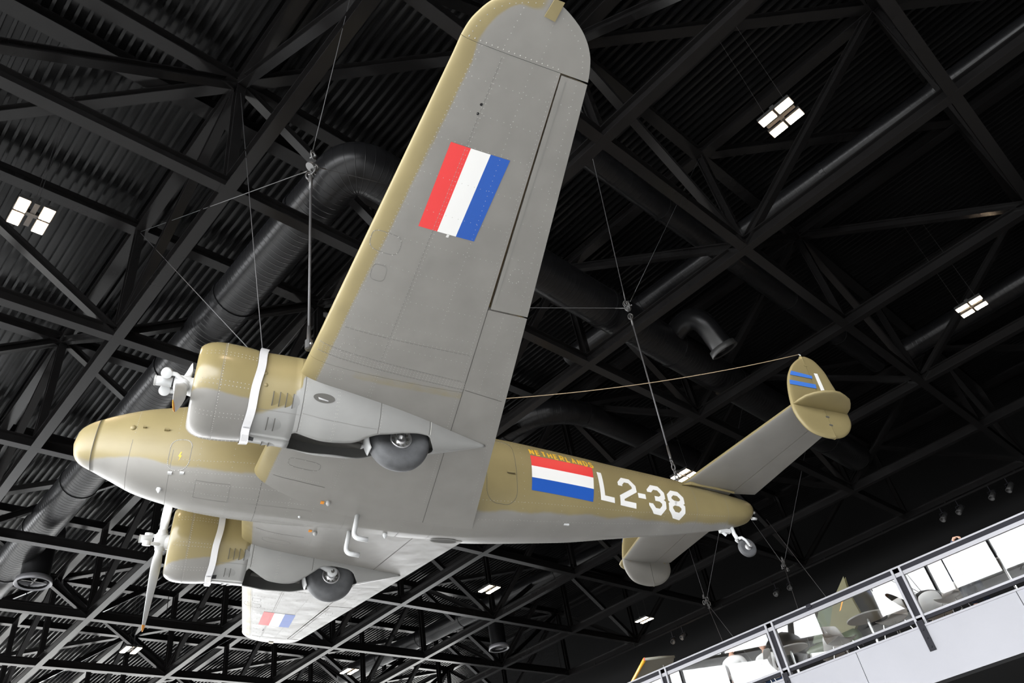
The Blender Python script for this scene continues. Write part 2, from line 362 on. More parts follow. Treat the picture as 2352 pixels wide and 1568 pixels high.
# ------------------------------------------------------------------ the hanging twin-engine aircraft (local: x aft, y starboard, z up, nose at 0)
AR = Matrix(((0.34823475948833926, -0.9369437992853703, 0.02947658841850953),
             (0.9349139911008946, 0.3494287010238888, 0.06193070437637732),
             (-0.06832555545251776, 0.005991650978935892, 0.997645086486498)))
AT = Vector((24.685977679641155, -1.478818649822542, 7.5672227610982965))
AM = Matrix.Translation(AT) @ AR.to_4x4()
air = thing('twin_engine_aircraft', 'olive and grey twin-engine propeller aircraft hung from the roof, marked L2-38', 'aircraft')
air.matrix_world = AM
def A2W(p): return AM @ Vector(p)
XSf = [0,.03,.1,.3,.5,.8,1.2,1.6,2.1,2.9,3.7,4.4,5.2,5.85,7,8,8.5,9.3,9.85,10.2,10.45,10.62,10.72,10.76]
fzt = pchip(XSf, [.08,.24,.337,.457,.544,.649,.742,.86,1.0,1.04,1.03,1.01,.965,.925,.843,.784,.753,.691,.62,.57,.535,.51,.46,.38])
fzk = pchip(XSf, [.05,-.08,-.168,-.253,-.335,-.457,-.545,-.61,-.65,-.675,-.70,-.715,-.695,-.634,-.521,-.424,-.364,-.225,-.115,-.03,.05,.14,.25,.36])
fw = pchip(XSf, [.01,.11,.178,.283,.365,.467,.56,.64,.70,.73,.735,.735,.725,.715,.64,.5,.45,.36,.3,.26,.22,.17,.1,.01])
fm = pchip(XSf, [0,0,0,0,0,0,0,.03,.08,.13,.15,.15,.12,.08,.1,.37,.5,.5,.4,.35,.33,.31,.3,.3])
def half_ring(x, n=28):
    w, zt, zk, m = float(fw(x)), float(fzt(x)), float(fzk(x)), float(fm(x))
    zm = zk+.48*(zt-zk); a = np.linspace(0, np.pi/2, n+1); e = 2/2.2
    up = np.c_[w*np.sin(a)**e, zm+(zt-zm)*np.cos(a)**e]
    b = .72*w; p0 = np.array([w, zm]); p2 = np.array([b, zk+m*b]); p3 = np.array([0, zk])
    p1 = np.array([w, min(max(zm-.75*(zm-zk), p2[1]), zm-.2*(zm-zk))])
    s = np.linspace(0, 1, n+1)[1:, None]
    lo = (1-s)**3*p0+3*(1-s)**2*s*p1+3*(1-s)*s*s*p2+s**3*p3
    return np.r_[up, lo]                      # from the top down the starboard side to the keel
def fus_y(x, z):
    r = half_ring(x); return float(np.interp(z, r[::-1, 1], r[::-1, 0]))
def fus_bz(x, y):
    """belly height at |y|"""
    r = half_ring(x); k = len(r)//2; return float(np.interp(abs(y), r[k:, 0][::-1], r[k:, 1][::-1]))
# colour boundary on the fuselage side
bz = pchip([0, .25, .33, .5, .7, 1.0, 1.16, 1.4, 1.8, 2.2, 3.0, 5.3, 5.8, 6.4, 7, 7.5, 8, 8.8, 9.5, 10, 10.6, 10.76],
           [-.12, -.225, -.215, -.225, -.25, -.30, -.34, -.375, -.40, -.41, -.50, -.53, -.49, -.44, -.38, -.34, -.27, -.20, -.10, -.04, .10, .2])
def loft_fus(x0, x1, nx, name, par, cap0=False, cap1=False):
    xs = np.linspace(x0, x1, nx)
    if x0 == 0: xs = np.unique(np.r_[0, .004, .012, .03, .06, np.linspace(.1, x1, nx)])
    if x1 > 10.7: xs = np.unique(np.r_[np.linspace(x0, 10.4, nx), 10.5, 10.57, 10.62, 10.67, 10.71, 10.735, 10.75, 10.758, 10.76])
    V, A = [], []
    for x in xs:
        h = half_ring(x); ring = np.r_[h, np.c_[-h[-2:0:-1, 0], h[-2:0:-1, 1]]]; n = len(ring)
        b = float(bz(x))
        for y, z in ring:
            V.append((x, y, z)); A.append(float(sstep(-.07, .07, z-b-.008*math.sin(x*9))))
    F = [(i*n+k, i*n+(k+1) % n, (i+1)*n+(k+1) % n, (i+1)*n+k) for i in range(len(xs)-1) for k in range(n)]
    if cap0: F.append(tuple(range(n)))
    if cap1: F.append(tuple(range(len(xs)*n-1, (len(xs)-1)*n-1, -1)))
    o = mesh(name, V, [f[::-1] for f in F], M['fus'], par, True, A); return o
fus = loft_fus(.255, 10.76, 200, 'fuselage', air, True, True)
nosec = loft_fus(0, .2525, 14, 'nose_cap', air, True, True)

# ---- wing
xLE = pchip([0, 6.754, 6.89, 7.0, 7.1, 7.2, 7.26, 7.29], [2.125, 2.915, 2.945, 2.995, 3.06, 3.19, 3.31, 3.45])
xTE = pchip([0, 4.124, 6.765, 6.944, 7.037, 7.137, 7.222, 7.27, 7.29], [5.357, 4.586, 4.081, 4.02, 3.96, 3.86, 3.72, 3.60, 3.50])
def xLEf(y): return 2.128+.1172*y if y < 6.754 else float(xLE(y))
def xTEf(y): return 5.357-.187*y if y < 4.124 else (4.586-.1912*(y-4.124) if y < 6.765 else float(xTE(y)))
def wz(x, y, side):
    """height of the wing skin, side -1 lower / +1 upper"""
    y = abs(y); a, b = xLEf(y), xTEf(y)
    yy = min(y, 6.76); c0 = (5.357-.187*yy if yy < 4.124 else 4.586-.1912*(yy-4.124))-(2.128+.1172*yy)
    c = b-a; s = min(max((x-a)/c, 0), 1)
    zl = -.335+.1047*(y-.777); zt = -.61+.128*(y-.644)
    if y > 6.76:                    # tip: keep the chord plane, thin it out
        zl0 = -.335+.1047*(y-.777); x0 = 2.128+.1172*y; x1 = 4.586-.1912*(y-4.124)
        zl = zl0+(zt-zl0)*(a-x0)/(x1-x0); zt = zl0+(zt-zl0)*(b-x0)/(x1-x0)
    tr = .137-.035*min(y/6.76, 1); th = tr*c0*min(1, (c/c0))
    t = 5*th*(.2969*math.sqrt(s)-.126*s-.3516*s*s+.2843*s**3-.1036*s**4)
    cam_ = .018*c*(s/.16*(.8-s) if s < .4 else (1-.8+.8*s-s*s)/.36)
    return zl+(zt-zl)*s+cam_+side*t
SF = [0, .002, .006, .013, .025, .04, .06, .085, .115, .15, .19, .24, .30, .37, .44, .52, .60, .68, .75, .80, .85, .90, .95, 1.0]
def hinge(y): return 4.118-.114*(abs(y)-4.13)       # aileron and flap hinge line
def wing_olive(x, y, lower):
    if not lower: return 1.0
    d = x-xLEf(y)
    if y > 6.7:                                     # rounded tip: distance to the edge, fading out past mid chord
        e = min(d, (7.29-y)*1.0+.02); return float((1-sstep(.09, .19, e))*(1-sstep(3.35, 3.6, x)))
    spray = .54*math.exp(-((y-2.78)/.10)**2)*float(sstep(.3, .6, d))
    return max(float(1-sstep(.135, .205, d)), spray)
def wing_piece(name, ys, sgn, par, f0=None, f1=None, cap=True):
    """closed spanwise loft between chordwise limits f0(y), f1(y) (x positions)"""
    V, A, rows = [], [], []
    for y in ys:
        a, b = xLEf(y), xTEf(y); c = b-a
        s0 = 0 if f0 is None else (f0(y)-a)/c; s1 = 1 if f1 is None else (f1(y)-a)/c
        if f0 is None: ss = [s*s1 if f1 is not None else s for s in SF]
        else: ss = list(np.linspace(s0, s1, 10))
        pts = [(a+c*s, wz(a+c*s, y, -1), True) for s in ss[::-1]]+[(a+c*s, wz(a+c*s, y, 1), False) for s in (ss[1:] if f0 is None else ss)]
        rows.append(len(pts))
        for x, z, lo in pts: V.append((x, sgn*y, z)); A.append(wing_olive(x, y, lo))
    n = rows[0]; F = []
    for i in range(len(ys)-1):
        for k in range(n): F.append((i*n+k, i*n+(k+1) % n, (i+1)*n+(k+1) % n, (i+1)*n+k))
    if cap: F += [tuple(range(n)), tuple(range(len(ys)*n-1, (len(ys)-1)*n-1, -1))]
    if sgn < 0: F = [f[::-1] for f in F]
    o = mesh(name, V, [f[::-1] for f in F], M['wing'], par, True, A); return smooth_angle(o, 42)
YJ = 2.83
def yband(y): return y
cw = None
for sgn, nm in ((-1, 'port'), (1, 'starboard')):
    wing_piece('center_wing', np.linspace(.0, YJ, 34), sgn, air, None, lambda y: hinge(y)+.004)
    wing_piece('flap', np.linspace(.2, 4.105, 20), sgn, air, lambda y: hinge(y)+.010, None)
    wing_piece('outer_wing', np.linspace(YJ+.004, 6.757, 26), sgn, air, None, lambda y: hinge(y)+.002)
    tipys = np.unique(np.r_[np.linspace(6.761, 7.0, 7), np.linspace(7.0, 7.2, 8), 7.225, 7.245, 7.26, 7.272, 7.281, 7.287, 7.289])
    wing_piece('wing_tip', tipys, sgn, air)
    wing_piece('aileron', np.linspace(4.127, 6.742, 18), sgn, air, lambda y: hinge(y)+.034-.007*(y-4.1), None)
    # tip lug on the near wing tip
    b = MB(); V = []
    for (x, y) in ((3.50, 7.15), (3.60, 7.14), (3.62, 7.30), (3.53, 7.30)):
        V.append((x, sgn*y, wz(min(x, 3.6), min(y, 7.27), -1)-.006))
    b.add(V+[(x, y, z-.008) for x, y, z in V], [(0,1,2,3), (7,6,5,4), (0,4,5,1), (1,5,6,2), (2,6,7,3), (3,7,4,0)])
    b.build('tip_plate', M['olive'], air)
# ---- nacelles, cowlings, engines, propellers, wheels
ncl = pchip([1.95, 2.4, 2.9, 3.3, 3.7, 4.1, 4.5, 4.87], [-.215, -.215, -.24, -.27, -.31, -.36, -.41, -.449])
nzb = pchip([1.95, 2.2, 2.45, 2.8, 3.1, 3.35, 3.7, 4.05, 4.3, 4.87], [-.735, -.74, -.75, -.80, -.80, -.775, -.72, -.655, -.60, -.452])
nhw = pchip([1.95, 2.2, 2.5, 2.9, 3.25, 3.6, 4.0, 4.3, 4.6, 4.87], [.52, .53, .54, .52, .47, .40, .29, .19, .09, .003])
nzt = pchip([1.95, 2.5, 3.0, 3.6, 4.2, 4.87], [.31, .30, .20, .02, -.20, -.446])
NA = 72
def nac_ring(x):
    """angle 0 = straight down, positive = away from the fuselage"""
    zc, zb, hw, zt_ = float(ncl(x)), float(nzb(x)), float(nhw(x)), float(nzt(x))
    out = []
    for k in range(NA):
        a = 2*math.pi*k/NA; s, c = math.sin(a), math.cos(a)
        out.append((hw*(abs(s)**.95)*np.sign(s), zc-(zc-zb)*c if c > 0 else zc-(zt_-zc)*c))
    return out
# wheel opening in the nacelle bottom: half width of the removed angle on the outer and inner side
wo = pchip([2.44, 2.46, 2.6, 2.8, 3.0, 3.15, 3.3, 3.42, 3.55, 3.75, 3.95, 4.05, 4.12, 4.16], [10, 15, 14, 13, 15, 19, 29, 35, 38, 44, 48, 47, 24, 6])
wi = pchip([2.44, 2.46, 2.6, 2.8, 3.0, 3.15, 3.3, 3.42, 3.55, 3.75, 3.95, 4.05, 4.12, 4.16], [20, 34, 28, 18, 15, 18, 30, 42, 54, 58, 56, 48, 25, 6])
def nac_at(x, deg):
    zc, zb, hw, zt_ = float(ncl(x)), float(nzb(x)), float(nhw(x)), float(nzt(x)); a = R_(deg); s, c = math.sin(a), math.cos(a)
    return hw*(abs(s)**.95)*np.sign(s), zc-(zc-zb)*c if c > 0 else zc-(zt_-zc)*c
def nacelle(sgn):
    """shell as open rings: each ring runs from the outer edge of the wheel opening over the top to its inner edge"""
    yc = sgn*1.983
    xs = np.unique(np.r_[np.linspace(1.95, 2.44, 8), 2.4401, np.linspace(2.45, 4.16, 58), 4.1601, np.linspace(4.17, 4.87, 16)])
    V, A = [], []
    for x in xs:
        op = 2.4401 <= x <= 4.16; a0 = float(wo(x)) if op else 0.0; a1 = 360-float(wi(x)) if op else 360.0
        for dg in np.linspace(a0, a1, NA):
            dy, z = nac_at(x, dg)
            V.append((x, yc+sgn*dy, z)); hgt = -math.cos(R_(dg))
            lim = np.interp(x, [1.95, 2.1, 2.3, 2.45, 2.6], [-.86, -.80, -.68, -.30, 1.0])
            A.append(float(sstep(-.12, .12, hgt-lim)))
    F = [(i*NA+k, i*NA+k+1, (i+1)*NA+k+1, (i+1)*NA+k) for i in range(len(xs)-1) for k in range(NA-1)]
    if sgn < 0: F = [f[::-1] for f in F]
    o = mesh('engine_nacelle', V, F, M['nac'], air, True, A)
    sm = o.modifiers.new('skin', 'SOLIDIFY'); sm.thickness = .012; sm.offset = 0
    # wheel well box inside
    w = MB(); ws = [2.40, 2.9, 3.4, 3.9, 4.12]
    for x in ws:
        pass
    w.box((2.42, yc-.30, -.30), (4.15, yc+.30, -.27)); w.box((2.40, yc-.30, -.62), (2.43, yc+.30, -.27))
    w.build('wheel_well_roof', M['seam'], o)
    return o
def revolve_paint(name, prof, c, ax, par, m, fn, n=64):
    b = MB().lathe(prof, c, ax, n, cap=False)
    A = [fn(v) for v in b.V]
    return mesh(name, b.V, b.F, m, par, True, A)
def cowl(sgn):
    yc, zc = sgn*1.983, -.212
    prof = [(1.62, .36), (1.45, .385), (1.36, .405), (1.325, .43), (1.318, .45), (1.325, .472), (1.345, .497), (1.375, .520), (1.42, .541), (1.47, .555), (1.53, .563), (1.6, .565), (1.7, .563), (1.8, .557), (1.88, .549), (1.945, .541), (1.945, .531), (1.8, .54), (1.62, .50)]
    def fn(v):
        th = math.atan2((v[1]-yc)*sgn, v[2]-zc)     # 0 top, outward positive
        lim = (-.325+.02*math.sin(v[0]*6) if sgn < 0 else -.445+.16*(v[0]-1.4))
        return float(sstep(-.05, .05, (v[2]-zc)-lim))
    b = MB().lathe(prof, (0, yc, zc), (1, 0, 0), 72, cap=False)
    o = mesh('engine_cowling', b.V, b.F, M['cowl'], air, True, [fn(v) for v in b.V]); smooth_angle(o, 60)
    MB().lathe([(1.62, .03), (1.60, .37)], (0, yc, zc), (1, 0, 0), 40, cap=False).build('cowl_baffle', M['black'], o)
    cr = MB().lathe([(1.66, .2), (1.46, .19), (1.40, .13), (1.26, .10), (1.25, .06)], (0, yc, zc), (1, 0, 0), 28).build('crankcase', M['grey'], o, True)
    for k in range(9):
        a = 2*math.pi*k/9; d = Vector((0, math.sin(a), math.cos(a))); c0 = Vector((1.53, yc, zc))
        pr = []
        for q in range(9): pr += [(.16+q*.022, .07), (.168+q*.022, .07), (.168+q*.022, .058), (.18+q*.022, .058)]
        MB().lathe(pr, c0, d, 14).build('cylinder_head', M['seam'], o)
    # seams and louvre details are added later
    return o
def blade_mesh(L=1.28):
    """blade along +Z from the hub, flat side facing -x"""
    st_ = [(.10, .055, .055, 60), (.20, .06, .05, 55), (.30, .085, .036, 46), (.45, .105, .028, 36), (.65, .108, .022, 28), (.85, .100, .017, 22), (1.06, .085, .012, 19), (1.19, .062, .009, 17), (L-.03, .042, .006, 16), (L, .012, .003, 16)]
    V, F = [], []; n = 16
    for r, hw, ht, tw in st_:
        for k in range(n):
            a = 2*math.pi*k/n; y = hw*math.cos(a); x = ht*math.sin(a); t = R_(tw)
            V.append((x*math.cos(t)-y*math.sin(t), x*math.sin(t)+y*math.cos(t), r))
    N_ = len(st_)
    for i in range(N_-1):
        for k in range(n): F.append((i*n+k, i*n+(k+1) % n, (i+1)*n+(k+1) % n, (i+1)*n+k))
    F += [tuple(range(n-1, -1, -1)), tuple(range((N_-1)*n, N_*n))]
    return V, F, n
def propeller(sgn, ang):
    yc, zc = sgn*1.983, -.19
    root = bpy.data.objects.new('propeller', None); COL.objects.link(root); root.parent = air; root.location = (1.205, yc, zc)
    hb = MB().lathe([(-.10, .05), (-.09, .085), (-.05, .10), (.06, .10), (.10, .08), (.13, .06)], (0, 0, 0), (1, 0, 0), 24).build('hub', M['lgrey'], root, True)
    MB().lathe([(-.30, .035), (-.297, .052), (-.28, .056), (-.12, .056), (-.12, .04)], (0, 0, 0), (1, 0, 0), 22).build('pitch_cylinder', M['lgrey'], root, True)
    MB().lathe([(-.305, .060), (-.285, .060)], (0, 0, 0), (1, 0, 0), 22).build('cylinder_cap', M['grey'], root)
    for k in (0, 1):
        V, F, n = blade_mesh(); b = mesh('blade', V, F, M['lgrey'], root, True); smooth_angle(b, 50); b.rotation_euler = (R_(ang+180*k), 0, 0)
        Vt = V[-3*n:]; # painted tip sleeve
        c = [Vector(v) for v in V[-4*n:]]; T = []
        for q in range(4):
            r = c[q*n:(q+1)*n]; ce = sum(r, Vector())/n
            T += [ce+(v-ce)*1.05+Vector((0, 0, .002 if q == 3 else 0)) for v in r]
        T = T[n:]
        Ft = [(i*n+q, i*n+(q+1) % n, (i+1)*n+(q+1) % n, (i+1)*n+q) for i in range(2) for q in range(n)]+[tuple(range(2*n, 3*n))]
        tp = mesh('blade_tip', T, Ft, M['orange'], root, True); tp.rotation_euler = (R_(ang+180*k), 0, 0)
        # barrel clamp and counterweight on each blade root
        cl = MB().lathe([(.05, .07), (.055, .082), (.10, .082), (.105, .07), (.15, .066)], (0, 0, 0), (0, 0, 1), 20).build('blade_clamp', M['lgrey'], root, True); cl.rotation_euler = (R_(ang+180*k), 0, 0)
        arm = MB(); arm.tube([(-.02, .07, .07), (-.09, .115, .075), (-.16, .12, .075)], .026, 10); arm.lathe([(-.035, .052), (-.03, .06), (.03, .06), (.035, .052)], (-.185, .115, .075), (0, 0, 1), 18)
        am = arm.build('counterweight', M['lgrey'], root, True); am.rotation_euler = (R_(ang+180*k), 0, 0); smooth_angle(am, 40)
    return root
def tyre_profile(R, w):
    return [(-w*.36, R*.36), (-w*.46, R*.50), (-w*.5, R*.76), (-w*.44, R*.89), (-w*.30, R*.97), (-w*.12, R), (w*.12, R), (w*.30, R*.97), (w*.44, R*.89), (w*.5, R*.76), (w*.46, R*.50), (w*.36, R*.36)]
def main_wheel(sgn):
    yc = sgn*1.983; c = (3.735, yc, -.575)
    w = MB().lathe(tyre_profile(.375, .26), c, (0, 1, 0), 56, cap=False).build('main_wheel', M['rubber'], air, True)
    for s in (-1, 1):
        h = MB().lathe([(s*.06, .14), (s*.105, .138), (s*.112, .128), (s*.09, .115), (s*.075, .07), (s*.10, .06), (s*.105, .035), (s*.06, .022)], c, (0, 1, 0), 36)
        h.build('wheel_hub', M['alu'], w, True)
        for k in range(10):
            a = 2*math.pi*k/10
            MB().box((c[0]+.094*math.cos(a)-.010, c[1]+s*.09-.010, c[2]+.094*math.sin(a)-.013), (c[0]+.094*math.cos(a)+.010, c[1]+s*.09+.010, c[2]+.094*math.sin(a)+.013)).build('hub_slot', M['seam'], w)
    # oleo leg and fork on the fuselage side
    f = MB(); s = -sgn
    f.tube([(3.30, yc+s*.17, -.60), (3.40, yc+s*.175, -.52), (3.55, yc+s*.18, -.47), (3.735, yc+s*.18, -.545)], [.028, .034, .042, .055], 12)
    f.lathe([(-.03, .075), (.03, .08), (.045, .06)], (3.735, yc+s*.165, -.56), (0, s, 0), 22)
    f.build('landing_gear_fork', M['lgrey'], air, True)
    MB().lathe([(0, .03), (.02, .028)], (3.735, yc+s*.21, -.56), (0, s, 0), 16).build('axle_nut', M['seam'], air)
    g = MB(); g.tube([(2.55, yc-.1, -.55), (3.30, yc-.14, -.60)], .04, 10); g.tube([(2.55, yc+.1, -.55), (3.30, yc+.14, -.60)], .04, 10); g.tube([(2.6, yc, -.5), (3.3, yc, -.56)], .025, 8)
    g.build('retraction_strut', M['seam'], air, True)
    # curved mud flap plate ahead of the tyre
    V, F = [], []
    for k in range(9):
        a = R_(170+k*4.6)
        for q in (-.135, .135): V.append((c[0]+.41*math.cos(a), yc+q*(1-.04*k), c[2]+.41*math.sin(a)))
    F = [(2*k, 2*k+1, 2*k+3, 2*k+2) for k in range(8)]
    o = mesh('wheel_scraper', V, F, M['lgrey'], air, True); o.modifiers.new('t', 'SOLIDIFY').thickness = .012
for sgn in (-1, 1):
    nacelle(sgn); cowl(sgn); main_wheel(sgn)
propeller(-1, 137); propeller(1, 197)
# ---- tail: tailplane with outboard tips, twin fins, tail wheel
def slab(name, outline, plane, thick, m, par, attr=None, keep=None):
    """rounded flat surface from an outline in 2D; plane maps (a, b, t) -> xyz; keep(p): outline points that stay square (hinge)"""
    n = len(outline); c = np.mean(outline, axis=0); V = []
    rings = [(1.0, 0.0), (.985, .55), (.93, .85), (.8, 1.0), (.45, 1.0)]
    lv, cen = [], []
    for side in (1, -1):
        row = []
        for k, (s, t) in enumerate(rings):
            if side < 0 and k == 0: row.append(lv[0][0]); continue
            row.append(len(V))
            for p in outline:
                q = c+(np.array(p)-c)*s; tt = t
                if keep is not None and keep(p):
                    q = np.array([p[0], q[1]]); tt = 1.0 if k else 0.0
                V.append(plane(q[0], q[1], side*tt*thick/2))
        lv.append(row); cen.append(len(V)); V.append(plane(c[0], c[1], side*thick/2))
    F = []
    for h, flip in ((0, False), (1, True)):
        for a, b in zip(lv[h][:-1], lv[h][1:]):
            for k in range(n):
                f = (a+k, a+(k+1) % n, b+(k+1) % n, b+k); F.append(f[::-1] if flip else f)
        for k in range(n):
            f = (lv[h][-1]+k, lv[h][-1]+(k+1) % n, cen[h]); F.append(f[::-1] if flip else f)
    o = mesh(name, V, F, m, par, True, None if attr is None else [attr(v) for v in V]); return smooth_angle(o, 55)
def closed_curve(pts, n=90):
    """smooth closed curve through points (Catmull-Rom)"""
    P = [np.array(p, float) for p in pts]; N_ = len(P); out = []; k = max(2, n//N_)
    for i in range(N_):
        p0, p1, p2, p3 = P[i-1], P[i], P[(i+1) % N_], P[(i+2) % N_]
        for q in range(k):
            t = q/k; out.append(.5*((2*p1)+(-p0+p2)*t+(2*p0-5*p1+4*p2-p3)*t*t+(-p0+3*p1-3*p2+p3)*t**3))
    return np.array(out)
FIN = [(10.27, 1.665), (10.03, 1.485), (9.875, 1.30), (9.766, 1.10), (9.69, .87), (9.64, .60), (9.641, .44), (9.69, .29), (9.79, .155), (9.95, .085), (10.2, .068), (10.44, .135), (10.615, .26), (10.715, .41), (10.73, .56), (10.715, .80), (10.70, 1.05), (10.672, 1.19), (10.625, 1.43), (10.51, 1.62), (10.38, 1.68)]
YF = 2.706; HX = 10.245        # fin plane and rudder hinge
def tz(y): return .6
# tailplane: straight leading edge, airfoil section, elevator behind x = 10.28
def tp_le(y): return 9.195+.165*abs(y)
def tp_te(y): return 10.80-.02*abs(y)
def tp_z(s, c, side): return .6+side*5*.085*c*(.2969*math.sqrt(s)-.126*s-.3516*s*s+.2843*s**3-.1036*s**4)
def tail_piece(name, y0, y1, s0, s1, n, lim=None):
    ys = np.linspace(y0, y1, n); V, A = [], []; ss = [0, .01, .03, .06, .1, .16, .24, .34, .46, .58, .66] if s0 == 0 else list(np.linspace(s0, s1, 8))
    ss = [s for s in ss if s <= s1]
    for y in ys:
        a, b = tp_le(y), tp_te(y); c = b-a
        pts = [(s, -1) for s in ss[::-1]]+[(s, 1) for s in (ss[1:] if s0 == 0 else ss)]
        for s, sd in pts:
            V.append((a+c*s, y, tp_z(s, c, sd)))
            A.append(1.0 if sd > 0 or abs(y) > YF else float(1-sstep(.0, .03, s*c)) )
    m_ = len(pts); F = [(i*m_+k, i*m_+(k+1) % m_, (i+1)*m_+(k+1) % m_, (i+1)*m_+k) for i in range(n-1) for k in range(m_)]
    F += [tuple(range(m_)), tuple(range(n*m_-1, (n-1)*m_-1, -1))]
    o = mesh(name, V, [f[::-1] for f in F], M['fin'], air, True, A); smooth_angle(o, 45)
tail_piece('tailplane', -YF+.01, YF-.01, 0, .66, 40)
for s in (-1, 1):
    tail_piece('elevator', s*.17, s*(YF-.03), .668, 1.0, 16)
TIPO = [(9.645, 0), (9.665, .13), (9.70, .25), (9.79, .35), (9.90, .42), (10.06, .47), (10.20, .465), (10.33, .42), (10.47, .36), (10.57, .27), (10.65, .17), (10.70, .05), (10.70, 0), (10.4, 0), (10.0, 0), (9.8, 0)]
for s in (-1, 1):
    slab('tailplane_tip', np.array(TIPO), lambda a, b, t, s=s: (a, s*(YF+b), .6+t*(.5 if b < .05 else 1)), .05, M['fin'], air, lambda v: 1.0)
    # fin (front) and rudder (rear), split on the hinge line
    oc = closed_curve(FIN, 105)
    fr = np.array([(min(a, HX), b) for a, b in oc]); rr = np.array([(max(a, HX+.008), b) for a, b in oc])
    def ded(P):
        out = []
        for p in P:
            if not out or np.hypot(*(p-out[-1])) > .004: out.append(p)
        return np.array(out)
    pl = lambda a, b, t, s=s: (a, s*YF+t, b)
    if s < 0: inner_olive = lambda v: 1.0
    else: inner_olive = lambda v: 1.0 if (v[1] > YF or v[2] > .62) else 0.0
    slab('tail_fin', ded(fr), pl, .066, M['fin'], air, inner_olive, lambda p: p[0] > HX-.002)
    slab('rudder', ded(rr), pl, .062, M['fin'], air, inner_olive, lambda p: p[0] < HX+.01)
    for b0, b1, b2, b3 in ((1.27, 1.18, 1.247, 1.186), (1.068, .98, 1.076, .99)):
        for yy in (s*(YF+.041), ):
            V = [(9.875 if b0 > 1.2 else 9.765, yy, b0), (9.815 if b0 > 1.2 else 9.735, yy, b1), (10.262, yy, b3), (10.28, yy, b2)]
            V2 = [(x, yy+s*.002, z) for x, _, z in V]
            mesh('fin_stripe', V+V2, [(0,1,2,3), (7,6,5,4), (0,4,5,1), (1,5,6,2), (2,6,7,3), (3,7,4,0)], M['bandblue'], air)
    V = [(10.355, s*(YF+.036), 1.32), (10.427, s*(YF+.036), 1.325), (10.43, s*(YF+.036), .64), (10.345, s*(YF+.036), .64)]
    mesh('fin_mark', V+[(x, y+s*.002, z) for x, y, z in V], [(0,1,2,3), (7,6,5,4), (0,4,5,1), (1,5,6,2), (2,6,7,3), (3,7,4,0)], M['white'], air)
    for zz in (1.45, 1.0, .45, .30): MB().box((HX-.03, s*(YF+.036)-.004, zz-.012), (HX+.03, s*(YF+.036)+.004, zz+.012)).build('rudder_hinge', M['seam'] if zz < .9 else M['olive'], air)
MB().tube([(10.27, -YF, 1.65), (10.27, -YF, 1.71), (10.24, -YF, 1.715)], .009, 6).build('wire_post', M['lgrey'], air)
# tail fairing strips beside the tailplane root
for s in (-1, 1):
    V = [(9.15, s*.30, .52), (9.3, s*.36, .56), (9.8, s*.33, .535), (10.25, s*.28, .525), (10.25, s*.265, .50), (9.8, s*.315, .50), (9.3, s*.355, .50), (9.13, s*.33, .49)]
    mesh('tail_fillet', V+[(x, y+s*.006, z) for x, y, z in V], [tuple(range(8)), tuple(range(15, 7, -1))]+[(k, k+8, (k+1) % 8+8, (k+1) % 8) for k in range(8)], M['olive'], air)
# tail wheel
TW = Vector((10.412, 0, -.375))
MB().lathe(tyre_profile(.165, .085), TW, (.12, 1, 0), 40, cap=False).build('tail_wheel', M['rubber'], air, True)
MB().lathe([(-.045, .02), (-.042, .055), (-.02, .06), (.02, .06), (.042, .055), (.045, .02)], TW, (.12, 1, 0), 30).build('tail_wheel_hub', M['alu'], air, True)
f = MB(); f.tube([(10.20, .0, -.02), (10.22, -.0, -.14), (10.26, -.0, -.235)], [.035, .034, .036], 12)
for s in (-1, 1): f.tube([(10.26, s*.03, -.235), (10.30, s*.065, -.23), (10.36, s*.07, -.27), (10.42, s*.07, -.375)], [.03, .026, .022, .024], 10)
f.build('tail_wheel_fork', M['lgrey'], air, True)
MB().lathe([(0, .03), (.015, .028), (.02, .012)], (10.42, -.085, -.375), (0, -1, 0), 14).build('tail_axle_nut', M['alu'], air)
t_ = MB(); t_.bar((9.94, .02, -.10), (10.16, .02, -.09), .05, .07); t_.tube([(10.0, .02, -.12), (10.06, .02, -.17)], .025, 8); t_.build('tail_tow_lug', M['lgrey'], air)
for zz in (.20, .32): MB().tube([(10.70, -.02, zz), (10.80, -.02, zz)], [.03, .022], 10).build('tail_light', M['lgrey'], air, True)
# ---- belly and nose fittings
def low(x, y):
    z = fus_bz(x, y); a, b = xLEf(abs(y)), xTEf(abs(y))
    return min(z, wz(x, y, -1)) if a < x < b else z
for s in (-1, 1):
    a = (3.65, s*.235, -.63)
    p = smooth_path([(3.65, s*.235, -.63), (3.60, s*.235, -.99), (3.80, s*.235, -1.0)], 6, .10)
    MB().tube(p, .032, 12).build('drain_mast', M['lgrey'], air, True)
    MB().lathe([(0, .026), (.05, .03), (.075, .018)], (3.205, s*.44, low(3.205, .44)+.02), (0, 0, -1), 18).build('jacking_point', M['grey'], air, True)
    y = s*.41
    for k in range(3):
        MB().box((3.11+.0*k, y-.025+.02*k, low(3.13, y)-.012), (3.155, y-.012+.02*k, low(3.13, y)+.002)).build('orange_marking', M['orange'], air)
MB().lathe([(0, .03), (.02, .034), (.075, .008)], (1.116, -.14, fus_bz(1.116, .14)+.01), (0.05, -.2, -1), 16).build('drain_cone', M['lgrey'], air, True)
MB().lathe([(0, .03), (.04, .034), (.08, .012)], (4.13, .13, low(4.13, .13)+.01), (0, .2, -1), 14).build('drain_cone', M['lgrey'], air, True)
MB().box((6.77, -.325, -.50), (6.85, -.30, -.475)).build('static_vent', M['lgrey'], air)
MB().lathe([(0, .02), (.02, .012)], (2.9, -.06, low(2.9, .06)), (0, 0, -1), 10).build('drain_stub', M['lgrey'], air)
